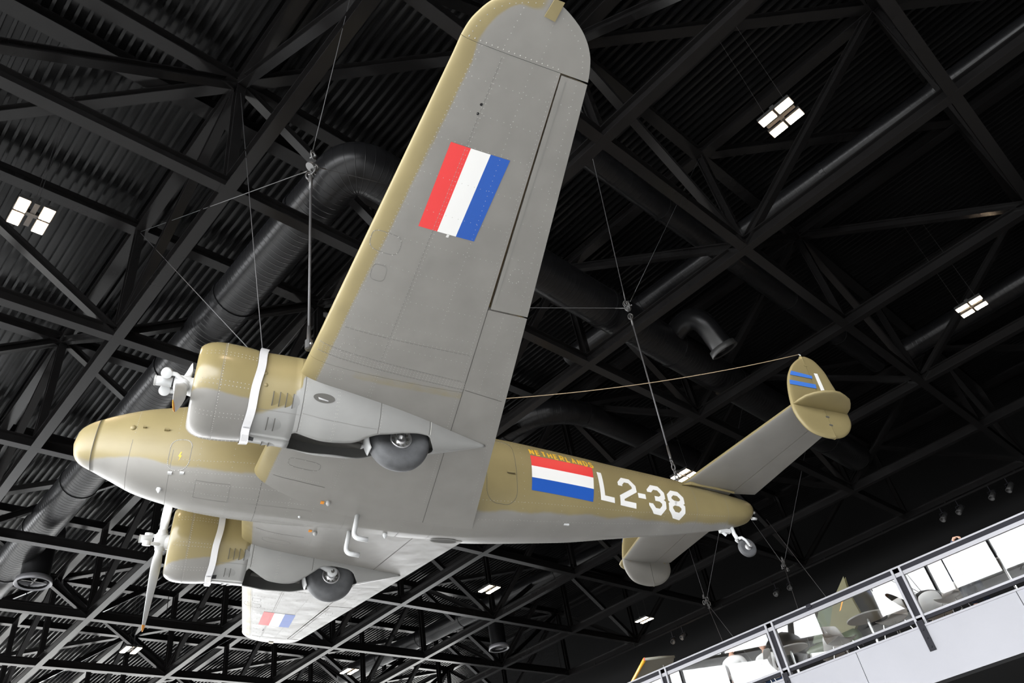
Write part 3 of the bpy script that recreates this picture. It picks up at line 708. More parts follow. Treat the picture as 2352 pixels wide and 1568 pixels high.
for x, z in ((.67, .15), (.80, .15), (1.07, .11)):
    y = -fus_y(x, z)
    if x < .7: MB().lathe([(0, .036), (.02, .034), (.03, .018)], (x, y+.006, z), (-.15, -1, 0), 16).build('nose_vent', M['olive'], air, True)
    else: MB().box((x-.03 if x > 1 else x-.015, y-.035, z-.012), (x+.03 if x > 1 else x+.015, y+.01, z+.012)).build('nose_stub', M['olive'], air)
for x, y in ((1.35, -.44), (1.21, -.41)): MB().box((x-.025, y-.03, -.45), (x+.025, y+.01, -.425)).build('nose_catch', M['lgrey'], air)
# ---- surface strips, rivets: helpers that follow the skins
def side_pt(x, z, off=.003, s=-1): return (x, s*(fus_y(x, z)+off), z)
def belly_pt(x, y, off=.003): return (x, y, fus_bz(x, y)-off)
def wing_pt(x, y, sgn, off=.003): return (x, sgn*y, wz(x, y, -1)-off)
RIV = MB(); SEAM = MB(); SEAML = MB()
def rivet(p, n, r=.0052):
    n = Vector(n).normalized(); p = Vector(p); a = n.orthogonal().normalized(); b = n.cross(a)
    V = [p+(a*math.cos(k*math.pi/3)+b*math.sin(k*math.pi/3))*r for k in range(6)]+[p+n*r*.55]
    RIV.add(V, [(k, (k+1) % 6, 6) for k in range(6)])
def strip(pts, nrm, w, mb):
    pts = [Vector(p) for p in pts]; V = []
    for k, p in enumerate(pts):
        t = (pts[min(k+1, len(pts)-1)]-pts[max(k-1, 0)]).normalized(); n = Vector(nrm[k] if isinstance(nrm, list) else nrm).normalized()
        b = t.cross(n).normalized()*w/2; V += [p-b, p+b]
    mb.add(V, [(2*k, 2*k+1, 2*k+3, 2*k+2) for k in range(len(pts)-1)])
def sample(pts, step):
    pts = [np.array(p, float) for p in pts]; out = []
    for a, b in zip(pts[:-1], pts[1:]):
        n = max(1, int(np.linalg.norm(b-a)/step)); out += [a+(b-a)*k/n for k in range(n)]
    return out+[pts[-1]]
DN = (0, 0, -1)
def wline(sgn, pts, kind, step=.045, w=.006):
    """line on the lower wing skin through (x, y) points"""
    P = [wing_pt(x, y, sgn, .0015) for x, y in sample(pts, step)]
    if 'r' in kind:
        for p in P: rivet(p, DN)
    if 's' in kind: strip([(a, b, c-.001) for a, b, c in P], DN, w, SEAM)
    if 'l' in kind: strip([(a, b, c-.001) for a, b, c in P], DN, w, SEAML)
def fr_x(f): return lambda y: xLEf(y)+(hinge(y)-xLEf(y))*f
for sgn in (-1, 1):
    # spanwise rows: leading edge strip, spars, hinge row
    wline(sgn, [(xLEf(y)+.16, y) for y in np.linspace(.75, 6.75, 12)], 'r')
    wline(sgn, [(xLEf(y)+.185, y) for y in np.linspace(.75, 6.75, 12)], 'r', .06)
    for f, k, y0 in ((.415, 'rl', 3.0), (.435, 'r', 3.0), (.72, 'r', 3.8), (.975, 'r', .7)):
        g = fr_x(f); wline(sgn, [(g(y), y) for y in np.linspace(y0, 6.72, 14)], k, .045, .004)
    g = fr_x(.42); wline(sgn, [(g(y), y) for y in np.linspace(.75, 1.45, 3)], 'r'); wline(sgn, [(g(y)+.035, y) for y in np.linspace(.75, 1.45, 3)], 'r')
    wline(sgn, [(g(y), y) for y in np.linspace(2.45, 2.98, 3)], 'r'); wline(sgn, [(g(y)+.03, y) for y in np.linspace(2.45, 2.98, 3)], 'r')
    wline(sgn, [(hinge(y)+.006, y) for y in np.linspace(.25, 4.1, 8)], 's', .2, .008)
    # ribs
    for y in (3.30, 3.62, 3.98, 4.35, 4.72, 5.10, 5.48, 5.86, 6.18, 6.48):
        wline(sgn, [(xLEf(y)+.22, y), (hinge(y)-.05, y)], 'r', .06)
    wline(sgn, [(xLEf(3.42)+.2, 3.42), (hinge(3.42)-.03, 3.42)], 'rl', .05, .004); wline(sgn, [(xLEf(3.45)+.2, 3.45), (hinge(3.45)-.03, 3.45)], 'r', .05)
    for y in np.linspace(4.4, 6.5, 6): wline(sgn, [(hinge(y)+.09, y), (xTEf(y)-.04, y)], 'r', .07)
    for y in np.linspace(2.9, 3.9, 4): wline(sgn, [(hinge(y)+.05, y), (xTEf(y)-.04, y)], 'r', .07)
    wline(sgn, [(xTEf(y)-.09, y) for y in np.linspace(.8, 4.1, 8)], 'r', .06); wline(sgn, [(hinge(y)+.20, y) for y in np.linspace(2.9, 4.1, 6)], 'r', .06)
    wline(sgn, [(hinge(y)+.07, y) for y in np.linspace(4.2, 6.7, 6)], 'l', .2, .008); wline(sgn, [(xTEf(y)-.10, y) for y in np.linspace(4.2, 6.7, 6)], 'r', .06)
    # tip joint, row of bolts
    wline(sgn, [(xLEf(6.756)+.02, 6.757), (hinge(6.756)-.02, 6.757)], 'l', .2, .005)
    for x in np.linspace(xLEf(6.75)+.06, hinge(6.75)-.03, 17): rivet(wing_pt(x, 6.785, sgn, .001), DN, .0075)
    e = [(xLEf(y)+.055, y-.02) for y in (6.80, 6.95, 7.08)]+[(3.2, 7.14), (3.34, 7.2), (3.46, 7.235), (3.6, 7.215), (3.72, 7.15), (3.85, 7.06), (3.94, 6.96), (4.0, 6.82)]
    wline(sgn, e, 'r', .05)
    wline(sgn, [(3.28, 6.82), (3.32, 7.15)], 'r', .05); wline(sgn, [(3.62, 6.82), (3.6, 7.1)], 'r', .05)
    # joint band between centre section and outer panel: two lips and cross rivets
    yb = lambda f: 2.98-.10*f
    for dy, k in ((.0, 'rl'), (.03, 'r'), (.06, 'r'), (.09, 'r'), (.12, 'rl')):
        wline(sgn, [(xLEf(2.98)+.05+(hinge(2.9)-xLEf(2.98)-.05)*f, yb(f)+dy) for f in np.linspace(0, 1, 12)], k, .035, .006)
    wline(sgn, [(hinge(2.9)+.03, 2.88), (xTEf(2.9)-.03, 2.80)], 's', .06, .006)
    wline(sgn, [(2.43, .74), (2.75, .745), (3.1, .72)], 's', .1, .006); wline(sgn, [(2.5, .80), (3.0, .79)], 'r', .03)
    # access panels: rounded loops
    for (cx, cy, rx, ry, k) in ((2.885, 4.23, .075, .10, 'l'), (2.83, 3.13, .08, .075, 'r'), (2.86, 4.60, .15, .12, 'rl'), (2.76, 1.08, .20, .085, 'rl'), (2.80, 2.72, .075, .07, 'r'), (3.93, 4.72, .06, .10, 'r') if 0 else (4.25, 4.62, .06, .09, 'r')):
        loop = [(cx+rx*np.sign(math.cos(a))*abs(math.cos(a))**.6, cy+ry*np.sign(math.sin(a))*abs(math.sin(a))**.6) for a in np.linspace(0, 2*math.pi, 25)]
        P = [wing_pt(x, y, sgn, .002) for x, y in loop]
        if 'l' in k: strip(P, DN, .006, SEAML)
        if 'r' in k:
            for p in P[::2]: rivet(p, DN, .007)
    for y in (6.27, 6.18): MB().lathe([(0, .014), (.002, .014)], wing_pt(3.27, y, sgn, .0), DN, 14).build('drain_hole', M['black'], air)
    # flag under the wing: three painted bands
    for x0, x1, mm in ((.0, 1/3, 'red'), (1/3, 2/3, 'white'), (2/3, 1, 'blue')):
        V = []; nx, ny = 7, 24
        for a in range(nx):
            for b in range(ny):
                f = x0+(x1-x0)*a/(nx-1); y = 4.903+.945*b/(ny-1); xa = 3.106+(3.128-3.106)*b/(ny-1); x = xa+.578*f
                V.append(wing_pt(x, y, sgn, .0025))
        o = mesh('flag_band', V, [(a*ny+b, a*ny+b+1, (a+1)*ny+b+1, (a+1)*ny+b) for a in range(nx-1) for b in range(ny-1)], M[mm], air)
MB().box((3.40, -4.90, wz(3.41, 4.88, -1)-.006), (3.425, -4.868, wz(3.41, 4.88, -1)-.001)).build('white_tab', M['white'], air)
# fuselage seams and rivets, both sides
def fline(kind, pts, step=.04, w=.005, sides=(-1, 1)):
    """pts: (x, t) with t the position down the half ring, 0 top .. 1 keel"""
    for s in sides:
        P, Nn = [], []
        for x, t in sample(pts, .03 if 'r' not in kind else step):
            r = half_ring(x); q = t*(len(r)-1); i = min(int(q), len(r)-2); u = r[i]+(r[i+1]-r[i])*(q-i); d = r[i+1]-r[i]; n = np.array([-d[1], d[0]]); n = n/np.linalg.norm(n)
            P.append(Vector((x, s*(u[0]+n[0]*.0022), u[1]+n[1]*.0022))); Nn.append(Vector((0, s*n[0], n[1])))
        if 'r' in kind:
            for p, n in zip(P, Nn): rivet(p-n*.0012, n)
        if 's' in kind: strip(P, Nn, w, SEAM)
        if 'l' in kind: strip(P, Nn, w, SEAML)
rg = lambda x, a=.28, b=1.0, n=14: [(x, t) for t in np.linspace(a, b, n)]
fline('s', rg(.251, 0, 1, 30), w=.008)
fline('l', rg(.70, .55, 1)); fline('l', rg(1.20, .60, 1)); fline('r', rg(1.52, .55, 1)); fline('r', rg(1.93, .55, 1)); fline('rs', rg(2.32, .62, 1)); fline('r', rg(2.72, .70, 1)); fline('l', rg(3.5, .74, 1)); fline('r', rg(3.05, .7, 1)); fline('rl', rg(4.30, .74, 1)); fline('l', rg(4.75, .74, 1))
fline('r', rg(.71, .25, .5)); fline('r', rg(1.22, .2, .5))
for t in (.66, .74, .82, .90): fline('r', [(1.3, t), (2.95, t-.01)])
fline('r', [(.4, .24), (1.2, .22)]); fline('l', [(2.2, .93), (3.0, .93)]); fline('r', [(4.9, .80), (5.3, .80)])
for x in (5.05, 6.0, 6.65, 7.3, 7.95, 8.6, 9.3, 10.0): fline('l' if x > 9 else 'r', rg(x, .1, .98, 20), .05, .004)
for t in (.3, .7, .85): fline('r', [(5.3, t), (9.9, t)], .055)
fline('l', [(9.35, .33), (10.55, .33)], w=.004)
# hatch on the nose side, hatch under it, door behind the wing
def loop_side(x0, x1, z0, z1, rad, w, mb, sides=(-1,), riv=0):
    pts = []
    for cx, cz, a0 in ((x1-rad, z1-rad, 0), (x0+rad, z1-rad, 90), (x0+rad, z0+rad, 180), (x1-rad, z0+rad, 270)):
        for k in range(9):
            a = R_(a0+90*k/8); pts.append((cx+rad*math.cos(a), cz+rad*math.sin(a)))
    pts.append(pts[0])
    for s in sides:
        P = [Vector(side_pt(x, z, .0025, s)) for x, z in sample(pts, .03)]
        strip(P, (0, s, -.25), w, mb)
        if riv:
            for x, z in sample(pts, riv): rivet(side_pt(x, z, .001, s), (0, s, -.3), .008)
loop_side(1.16, 1.41, -.41, -.03, .10, .007, SEAML, (-1,), .11)
loop_side(5.40, 5.88, -.43, .66, .17, .006, SEAM)
strip([Vector(side_pt(5.79-.07, .03, .02)), Vector(side_pt(5.84, .03, .02))], (0, -1, 0), .03, SEAM)
MB().box((5.72, -fus_y(5.78, .03)-.035, .02), (5.84, -fus_y(5.78, .03)-.015, .045)).build('door_handle', M['olive'], air)
bo = [(1.29, -.20), (1.268, -.255), (1.288, -.262), (1.282, -.31), (1.31, -.245), (1.291, -.24), (1.305, -.20)]
V = [side_pt(x, z, .004) for x, z in bo]; mesh('flash_symbol', V, [tuple(range(7))], M['yellow'], air)
for a, b in (((1.53, .145), (1.95, .165)), ((1.53, .42), (1.95, .45))):
    strip([Vector(belly_pt(x, -(a[1]+(b[1]-a[1])*(x-1.53)/.42))) for x in np.linspace(1.53, 1.95, 8)], DN, .005, SEAML)
for x in (1.53, 1.95): strip([Vector(belly_pt(x, -y)) for y in np.linspace(.15, .44, 7)], DN, .005, SEAML)
# oval belly hatch on the far side of the keel
V = [(x_, y_, low(x_, y_)-.008) for x_, y_ in [(5.03+.20*np.sign(math.cos(a))*abs(math.cos(a))**.7, .215+.085*math.sin(a)) for a in np.linspace(0, 2*math.pi, 33)[:-1]]]
mesh('belly_opening', V+[(5.03, .215, low(5.03, .215)-.008)], [(k, (k+1) % 32, 32) for k in range(32)], M['seam'], air)
strip([Vector(v)+Vector((0, 0, -.003)) for v in V]+[Vector(V[0])+Vector((0, 0, -.003))], DN, .02, SEAML)
# ---- nacelle details
def nac_pt(x, ang, sgn, off=0):
    zc, zb, hw, zt_ = float(ncl(x)), float(nzb(x)), float(nhw(x)), float(nzt(x)); a = R_(ang); s, c = math.sin(a), math.cos(a)
    p = Vector((x, sgn*(1.983+hw*(abs(s)**.95)*np.sign(s)), zc-(zc-zb)*c if c > 0 else zc-(zt_-zc)*c))
    n = Vector((0, sgn*s/hw, -c/(zc-zb))).normalized(); return p+n*off, n
for sgn in (-1, 1):
    for sd in (1, -1):
        for x0, a0, a1 in [(2.165+.073*k, 46, 64) for k in range(4)]+[(2.155+.075*k, 12, 31) for k in range(2)]:
            V = []; nu, nv = 9, 6
            for u in range(nu):
                for v in range(nv):
                    f = v/(nv-1); an = a0+(a1-a0)*u/(nu-1); e = math.sin(math.pi*u/(nu-1)); hgt = .017*e*(1-f)**1.2
                    V.append(nac_pt(x0+.006+.072*f*e**.6, sd*an, sgn, hgt+.007)[0])
            F = [(u*nv+v, u*nv+v+1, (u+1)*nv+v+1, (u+1)*nv+v) for u in range(nu-1) for v in range(nv-1)]
            if sgn*sd < 0: F = [f[::-1] for f in F]
            lo = mesh('louvre', V, F, M['nac'], air, True, [float(sstep(-.16, .16, -math.cos(R_((a0+a1)/2))-np.interp(x0, [1.95, 2.1, 2.3, 2.45, 2.6], [-.86, -.80, -.68, -.30, 1.0])))]*len(V))
            P = [nac_pt(x0, sd*(a0+(a1-a0)*u/8), sgn, .0095+.017*math.sin(math.pi*u/8))[0] for u in range(9)]; Nn = [nac_pt(x0, sd*(a0+(a1-a0)*u/8), sgn)[1] for u in range(9)]
            strip(P, Nn, .009, SEAM)
    # oval hole on the outer side with a bracket inside
    V = [nac_pt(2.72+.122*math.cos(a), 67+5.5*math.sin(a)+1.2*math.cos(a), sgn, .010)[0] for a in np.linspace(0, 2*math.pi, 29)[:-1]]+[nac_pt(2.72, 67, sgn, .010)[0]]
    oh = mesh('oval_opening', V, [(k, (k+1) % 28, 28) for k in range(28)], M['seam'], air)
    V = [nac_pt(2.65, 66.5, sgn, .012)[0], nac_pt(2.77, 65.3, sgn, .012)[0], nac_pt(2.77, 64, sgn, .012)[0], nac_pt(2.66, 64.2, sgn, .012)[0]]
    mesh('bracket', V, [(0, 1, 2, 3)], M['alu'], oh)
    # seams
    for xx, a0, a1, k in ((2.495, -95, 95, 's'), (2.875, -88, 88, 'r'), (3.40, -84, 84, 's'), (4.05, 50, 88, 's')):
        P = [nac_pt(xx, a, sgn, .0085) for a in np.linspace(a0, a1, 40)]; P = [q for q, a in zip(P, np.linspace(a0, a1, 40)) if not (2.44 < xx < 4.16 and -float(wi(xx))-2 < a < float(wo(xx))+2)]
        for seg in ([q for q in P if (q[0].y*sgn) > 1.983], [q for q in P if (q[0].y*sgn) <= 1.983]):
            if len(seg) < 2: continue
            if k == 's': strip([q[0] for q in seg], [q[1] for q in seg], .006, SEAM)
            else:
                for q in seg[::1]: rivet(q[0]-q[1]*.001, q[1])
        for q in P[::1]: rivet(nac_pt(xx+.02, math.degrees(math.atan2((q[0].y*sgn-1.983)/float(nhw(xx)), 1e-6+(float(ncl(xx))-q[0].z)/(float(ncl(xx))-float(nzb(xx))))), sgn, .0075)[0], q[1])
    for an, xa, xb in ((40, 2.0, 2.49), (43, 2.5, 3.38), (-40, 2.0, 2.49)):
        q = [nac_pt(x, an, sgn, .0085) for x in np.linspace(xa, xb, 20)]; strip([a for a, b in q], [b for a, b in q], .004, SEAML)
    for xx, aa in ((2.07, 70), (2.05, 86)): MB().lathe([(0, .024), (.008, .022), (.016, .01)], nac_pt(xx, aa, sgn)[0], nac_pt(xx, aa, sgn)[1], 14).build('fuel_cap', M['olive'], air, True)
    c0 = [nac_pt(x, a, sgn, .010)[0] for x, a in ((1.975, -3), (2.055, -5), (2.055, -15), (1.975, -13))]; mesh('cowl_gap', c0, [(0, 1, 2, 3)], M['black'], air)
    # rivets and joints on the cowling
    for xx in (1.60, ):
        for a in np.linspace(0, 2*math.pi, 110): rivet((xx, sgn*1.983+.5655*math.sin(a), -.212+.5655*math.cos(a)), (0, math.sin(a), math.cos(a)), .006)
    strip([Vector((1.585, sgn*1.983+.5665*math.sin(a), -.212+.5665*math.cos(a))) for a in np.linspace(0, 2*math.pi, 60)], [Vector((0, math.sin(a), math.cos(a))) for a in np.linspace(0, 2*math.pi, 60)], .004, SEAML)
    for a_d in (28, 78, 118, 155, 205, 242, 282, 332):
        for da in (0, 5):
            a = R_(a_d+da)
            for xx in np.linspace(1.40, 1.93, 14):
                rr = float(np.interp(xx, [1.36, 1.375, 1.42, 1.47, 1.53, 1.6, 1.7, 1.8, 1.88, 1.945], [.50, .520, .541, .555, .563, .565, .563, .557, .549, .541])); rivet((xx, sgn*1.983+rr*math.sin(a), -.212+rr*math.cos(a)), (0, math.sin(a), math.cos(a)), .0055)
RIV.build('rivet_rows', M['rivet'], air)['kind'] = 'stuff'
SEAM.build('panel_joints', M['seam'], air)['kind'] = 'stuff'
SEAML.build('panel_edges', M['seamlite'], air)['kind'] = 'stuff'
# dark slit on the near cowling
q = []
for f in np.linspace(0, 1, 9):
    a = R_(-62-18*f) ; q.append(Vector((1.60, -1.983+.568*math.sin(a), -.212+.568*math.cos(a))))
# ---- lettering on both sides
def poly_on_side(name, polys, m, s, par=air):
    """polygons in (x, z); cut into narrow bands so that they lie on the curved side"""
    bm = bmesh.new()
    for pg in polys:
        vs = [bm.verts.new((x, 0, z)) for x, z in pg]; bm.faces.new(vs)
    zs = [v.co.z for v in bm.verts]; xs = [v.co.x for v in bm.verts]
    for zz in np.arange(min(zs)+.03, max(zs), .03): bmesh.ops.bisect_plane(bm, geom=bm.verts[:]+bm.edges[:]+bm.faces[:], plane_co=(0, 0, zz), plane_no=(0, 0, 1))
    for xx in np.arange(min(xs)+.15, max(xs), .15): bmesh.ops.bisect_plane(bm, geom=bm.verts[:]+bm.edges[:]+bm.faces[:], plane_co=(xx, 0, 0), plane_no=(1, 0, 0))
    for v in bm.verts: v.co = Vector(side_pt(v.co.x, v.co.z, .004, s))
    bmesh.ops.recalc_face_normals(bm, faces=bm.faces[:])
    me = bpy.data.meshes.new(name); bm.to_mesh(me); bm.free(); return link(name, me, M[m], par)
def stroke(pts, w, closed=False):
    """mitred stroke as quads"""
    P = [np.array(p, float) for p in pts]; n = len(P); L, R = [], []
    for i in range(n):
        if closed: a, b, c = P[i-1], P[i], P[(i+1) % n]
        else: a, b, c = P[max(i-1, 0)], P[i], P[min(i+1, n-1)]
        d0 = b-a if np.linalg.norm(b-a) > 0 else c-b; d1 = c-b if np.linalg.norm(c-b) > 0 else b-a
        d0 = d0/np.linalg.norm(d0); d1 = d1/np.linalg.norm(d1); n0 = np.array([-d0[1], d0[0]]); n1 = np.array([-d1[1], d1[0]]); mm = n0+n1; mm = mm/np.linalg.norm(mm); k = w/2/max(.35, mm@n0)
        L.append(b+mm*k); R.append(b-mm*k)
    rng_ = range(n if closed else n-1)
    return [(L[i], L[(i+1) % n], R[(i+1) % n], R[i]) for i in rng_]
def glyph(ch):
    """strokes in a unit cell 1 wide, 1 high, stroke width as a share of height"""
    c = .22
    G = {'L': [[(0, 1), (0, 0), (1, 0)]], 'N': [[(0, 0), (0, 1)], [(0, 1), (1, 0)], [(1, 0), (1, 1)]], 'E': [[(1, 1), (0, 1), (0, 0), (1, 0)], [(0, .5), (.85, .5)]],
         'T': [[(0, 1), (1, 1)], [(.5, 1), (.5, 0)]], 'H': [[(0, 0), (0, 1)], [(1, 0), (1, 1)], [(0, .5), (1, .5)]],
         'R': [[(0, 0), (0, 1), (.75, 1), (1, .85), (1, .62), (.75, .48), (0, .48)], [(.45, .48), (1, 0)]], 'A': [[(0, 0), (.5, 1), (1, 0)], [(.2, .33), (.8, .33)]],
         'D': [[(0, 0), (0, 1), (.65, 1), (1, .75), (1, .25), (.65, 0), (0, 0)]], 'S': [[(1, .8), (.75, 1), (.25, 1), (0, .8), (0, .64), (.25, .52), (.75, .48), (1, .36), (1, .2), (.75, 0), (.25, 0), (0, .2)]],
         '2': [[(0, .70), (0, .80), (.28, 1), (.72, 1), (1, .80), (1, .62), (.0, .22), (0, 0), (1, 0)]],
         '3': [[(0, .74), (0, .80), (.28, 1), (.72, 1), (1, .80), (1, .62), (.72, .50), (.35, .50)], [(.72, .50), (1, .38), (1, .20), (.72, 0), (.28, 0), (0, .20), (0, .26)]],
         '-': [[(-.75, .5), (1.75, .5)]]}
    return G[ch]
def letters(text_boxes, w, m, name, s):
    for ch, x0, x1, z0, z1 in text_boxes:
        def mp(p): return (x0+w/2+p[0]*(x1-x0-w), z0+w/2+p[1]*(z1-z0-w))
        if ch == '8':
            pg = []
            for lo, hi in ((.50, 1.0), (0, .50)):
                o = [(.28, hi), (.72, hi), (1, hi-.19), (1, lo+.12), (.72, lo), (.28, lo), (0, lo+.12), (0, hi-.19)] if hi == 1.0 else [(.28, hi), (.72, hi), (1, hi-.12), (1, .19), (.72, 0), (.28, 0), (0, .19), (0, hi-.12)]
                pg += stroke([mp(p) for p in o], w, True)
        else: pg = [q for g in glyph(ch) for q in stroke([mp(p) for p in g], w)]
        poly_on_side(name, pg, m, s)
def mirror_boxes(B):      # same reading order on the other side
    lo = min(b[1] for b in B); hi = max(b[2] for b in B); return [(c, lo+hi-x1, lo+hi-x0, z0, z1) for c, x0, x1, z0, z1 in B]
REG = [('L', 7.335, 7.645, -.145, .385), ('2', 7.715, 8.07, -.155, .345), ('-', 8.09, 8.235, .02, .125), ('3', 8.285, 8.635, -.165, .318), ('8', 8.69, 9.035, -.16, .29)]
NE = [('NETHERLANDS'[k], 6.17+.1065*k, 6.17+.1065*k+.083, .445-.0035*k, .585-.0035*k) for k in range(11)]
letters(REG, .085, 'white', 'registration_letter', -1)
letters(NE, .027, 'yellow', 'country_letter', -1)
for k, mm in enumerate(('red', 'white', 'blue')):
    a, b = 1-k/3, 1-(k+1)/3
    zt = lambda f, x: -.19+(f)*(.615)-(.012)*(x-6.13)/1.1
    pg = [[(6.115+.05*a, zt(a, 6.13)), (7.185+.085*a, zt(a, 7.25)), (7.185+.085*b, zt(b, 7.25)), (6.115+.05*b, zt(b, 6.13))]]
    poly_on_side('flag_stripe', pg, mm, -1)
# ------------------------------------------------------------------ slings and cables
def sling(sgn, label):
    t = thing('lifting_strap', label, 'strap', (0, 0, 0), 'metal lifting straps')
    t.matrix_world = AM
    V, F = [], []; n = 60
    for k in range(n):
        a = 2*math.pi*k/n; c, s = math.cos(a), math.sin(a); xo = 1.985+.035*c+.006*math.sin(a*7)
        for dx, r in ((-.045, .563), (.045, .556), (.045, .566), (-.045, .573)):
            rr = r+(.022*max(0, c)**6)
            V.append((xo+dx, sgn*1.983+rr*s, -.212+rr*c))
    F = [(4*k+q, 4*k+(q+1) % 4, 4*((k+1) % n)+(q+1) % 4, 4*((k+1) % n)+q) for k in range(n) for q in range(4)]
    mesh('strap_band', V, F, M['strap'], t, True)
    smooth_angle(t.children[0], 40)
    y = sgn*1.983; z = -.212-.57
    b = MB().box((1.915, y-.16, z-.075), (1.985, y-.02, z+.01)).build('folded_end', M['strap'], t)
    MB().box((1.97, y-.05, -.212+.56), (2.06, y+.05, -.212+.62)).build('top_bracket', M['strap'], t)
    return t
sling(-1, 'silver metal strap around the near engine, behind its cowling')
sling(1, 'silver metal strap around the far engine, behind its cowling')
def cable(label, pts, r, ends=(), group='suspension cables', m='steel'):
    t = thing('suspension_cable', label, 'cable', pts[0], group); o = Vector(pts[0]); P = [Vector(p)-o for p in pts]
    MB().tube(P, r, 8).build('wire', M[m], t, True)
    for e in ends:       # turnbuckle / ferrule at an end
        a, b = (P[0], P[1]) if e == 0 else (P[-1], P[-2]); d = (b-a).normalized()
        MB().tube([a, a+d*.05, a+d*.09, a+d*.30], [r*1.3, r*1.5, r*1.6, r*1.3], 8).build('ferrule', M['dsteel'], t, True)
    return t
def shackles(label, c, seed=1):
    t = thing('rigging_shackle', label, 'shackle', c, 'cable junction shackles')
    rs = random.Random(seed)
    for k in range(5):
        o = Vector((rs.uniform(-.09, .09), rs.uniform(-.09, .09), -.16+.09*k)); a = rs.uniform(0, 3.1); n = 12
        pts = [o+Vector((math.cos(a)*.05*math.cos(q), math.sin(a)*.05*math.cos(q), .075*math.sin(q))) for q in np.linspace(0, 2*math.pi, n+1)]
        MB().tube(pts, .014, 6).build('shackle_bow', M['dsteel'], t, True)
        MB().tube([o+Vector((-math.sin(a)*.05, math.cos(a)*.05, -.05)), o+Vector((math.sin(a)*.05, -math.cos(a)*.05, -.05))], .016, 8).build('shackle_pin', M['dsteel'], t)
    MB().lathe([(-.02, .05), (-.02, .075), (.02, .075), (.02, .05)], (0, 0, 0), (.3, .5, .8), 18).build('ring_link', M['dsteel'], t)
    return t
U = lambda i, j: N(i, j, 1)+Vector((0, 0, -.1))
wa = A2W((2.45, -2.80, -.02)); rig = Vector((wa.x, wa.y, 10.66))
shackles('shackles hanging above the near wing root where four cables meet', rig, 3)
cable('thick vertical cable rising from the near wing leading edge', [wa+Vector((0, 0, .02)), rig-Vector((0, 0, .2))], .017, (0, 1))
cable('thin cable from the junction above the wing root up left to a truss node', [rig+Vector((-.1, 0, 0)), U(0, 4)], .006, (0,))
cable('thin cable from the junction above the wing root straight up to the roof', [rig+Vector((0, 0, .2)), U(0, 6)], .006, (0,))
cable('thin cable from the junction above the wing root going right behind the wing', [rig+Vector((.05, .1, 0)), U(1, 5)], .006, (0,))
ml = thing('wing_shackle', 'dark shackle at the near wing leading edge under the vertical cable', 'shackle', wa)
MB().lathe([(-.03, .02), (-.02, .045), (.10, .045), (.12, .02)], (0, 0, 0), (0, 0, 1), 12).build('shackle_body', M['dsteel'], ml); MB().tube([(-.06, 0, .03), (.06, 0, .03)], .015, 8).build('shackle_pin', M['alu'], ml)
st_ = A2W((2.02, -1.983, .40)); st2 = A2W((2.02, 1.983, .40))
cable('thin cable from the near engine strap up to the truss above', [st_, U(0, 5)], .006)
cable('thin cable from the near engine strap slanting up left', [st_+Vector((-.05, -.03, -.02)), U(0, 4)], .006)
cable('thin cable from the near engine strap slanting up right behind the wing', [A2W((2.1, -1.9, .30)), U(1, 4)], .006)
ta = A2W((9.33, 0, .80)); rg2 = Vector((27.93, 7.62, 12.0))
shackles('shackles hanging above the tail where the tail cable splits', rg2, 8)
cable('thick cable rising from the rear fuselage in front of the tailplane', [ta+Vector((0, 0, .42)), rg2-Vector((0, 0, .2))], .015, (0, 1))
ch = thing('tail_chain', 'short dark chain between the rear fuselage and the tail cable', 'chain', ta)
for k in range(4):
    z = .05+.105*k; a = k*R_(90)
    MB().tube([Vector((math.cos(a)*.032*math.cos(q), math.sin(a)*.032*math.cos(q), z+.065*math.sin(q))) for q in np.linspace(0, 2*math.pi, 13)], .012, 6).build('chain_link', M['dsteel'], ch, True)
cable('horizontal cable from the tail junction running left behind the wing', [rg2, U(1, 4)], .007, (0,))
cable('cable from the tail junction up left to a truss node', [rg2+Vector((0, 0, .2)), U(1, 6)], .008, (0,))
cable('faint cable from the tail junction up right to the roof', [rg2+Vector((.05, .1, .2)), U(2, 6)], .006, (0,))
p0, p1 = A2W((3.4, 0, 1.34)), A2W((10.24, -2.706, 1.713)); pts = []
for k in range(25):
    f = k/24; q = p0.lerp(p1, f); q.z -= .26*4*f*(1-f); pts.append(q)
w_ = thing('antenna_wire', 'thin sagging antenna wire from cabin mast to the near fin top', 'wire', pts[0])
MB().tube([q-pts[0] for q in pts], .0055, 6).build('wire', M['rope'], w_, True)
MB().tube([(3.4, 0, .95), (3.4, 0, 1.36)], [.03, .012], 8).build('antenna_mast', M['grey'], air)
# thin cables of the other exhibits at the lower right
for k, (a, b, l) in enumerate((((25.9, 17.5, 6.6), (22.9, 21.5, 12.5), 'thin cable crossing the dark rear wall toward the tail wheel'),
    ((22.6, 16.5, 7.2), (20.1, 20.5, 10.4), 'thin slanted cable above the yellow-edged wing, left one'), ((21.9, 19.0, 7.6), (20.1, 20.5, 10.4), 'thin slanted cable above the yellow-edged wing, right one'),
    ((20.1, 20.5, 10.4), (17.5, 25, 17), 'long faint cable from the small junction to the upper left roof'), ((20.1, 20.5, 10.4), (25, 20, 17), 'long faint cable from the small junction to the roof above'),
    ((23.6, 19.5, 7.6), (23.1, 21.0, 10.6), 'faint cable above the middle pane of the balustrade'), ((23.1, 21.0, 10.6), (20, 25, 17), 'faint cable from the spotlight cluster up left'), ((23.1, 21, 10.6), (27, 22, 17), 'faint cable from the spotlight cluster up right'))):
    cable(l, [a, b], .006)
shackles('small junction of thin cables left of the spotlight cluster', (20.1, 20.5, 10.4), 5); shackles('small junction of thin cables beside the spotlight cluster', (23.1, 21, 10.6), 6)

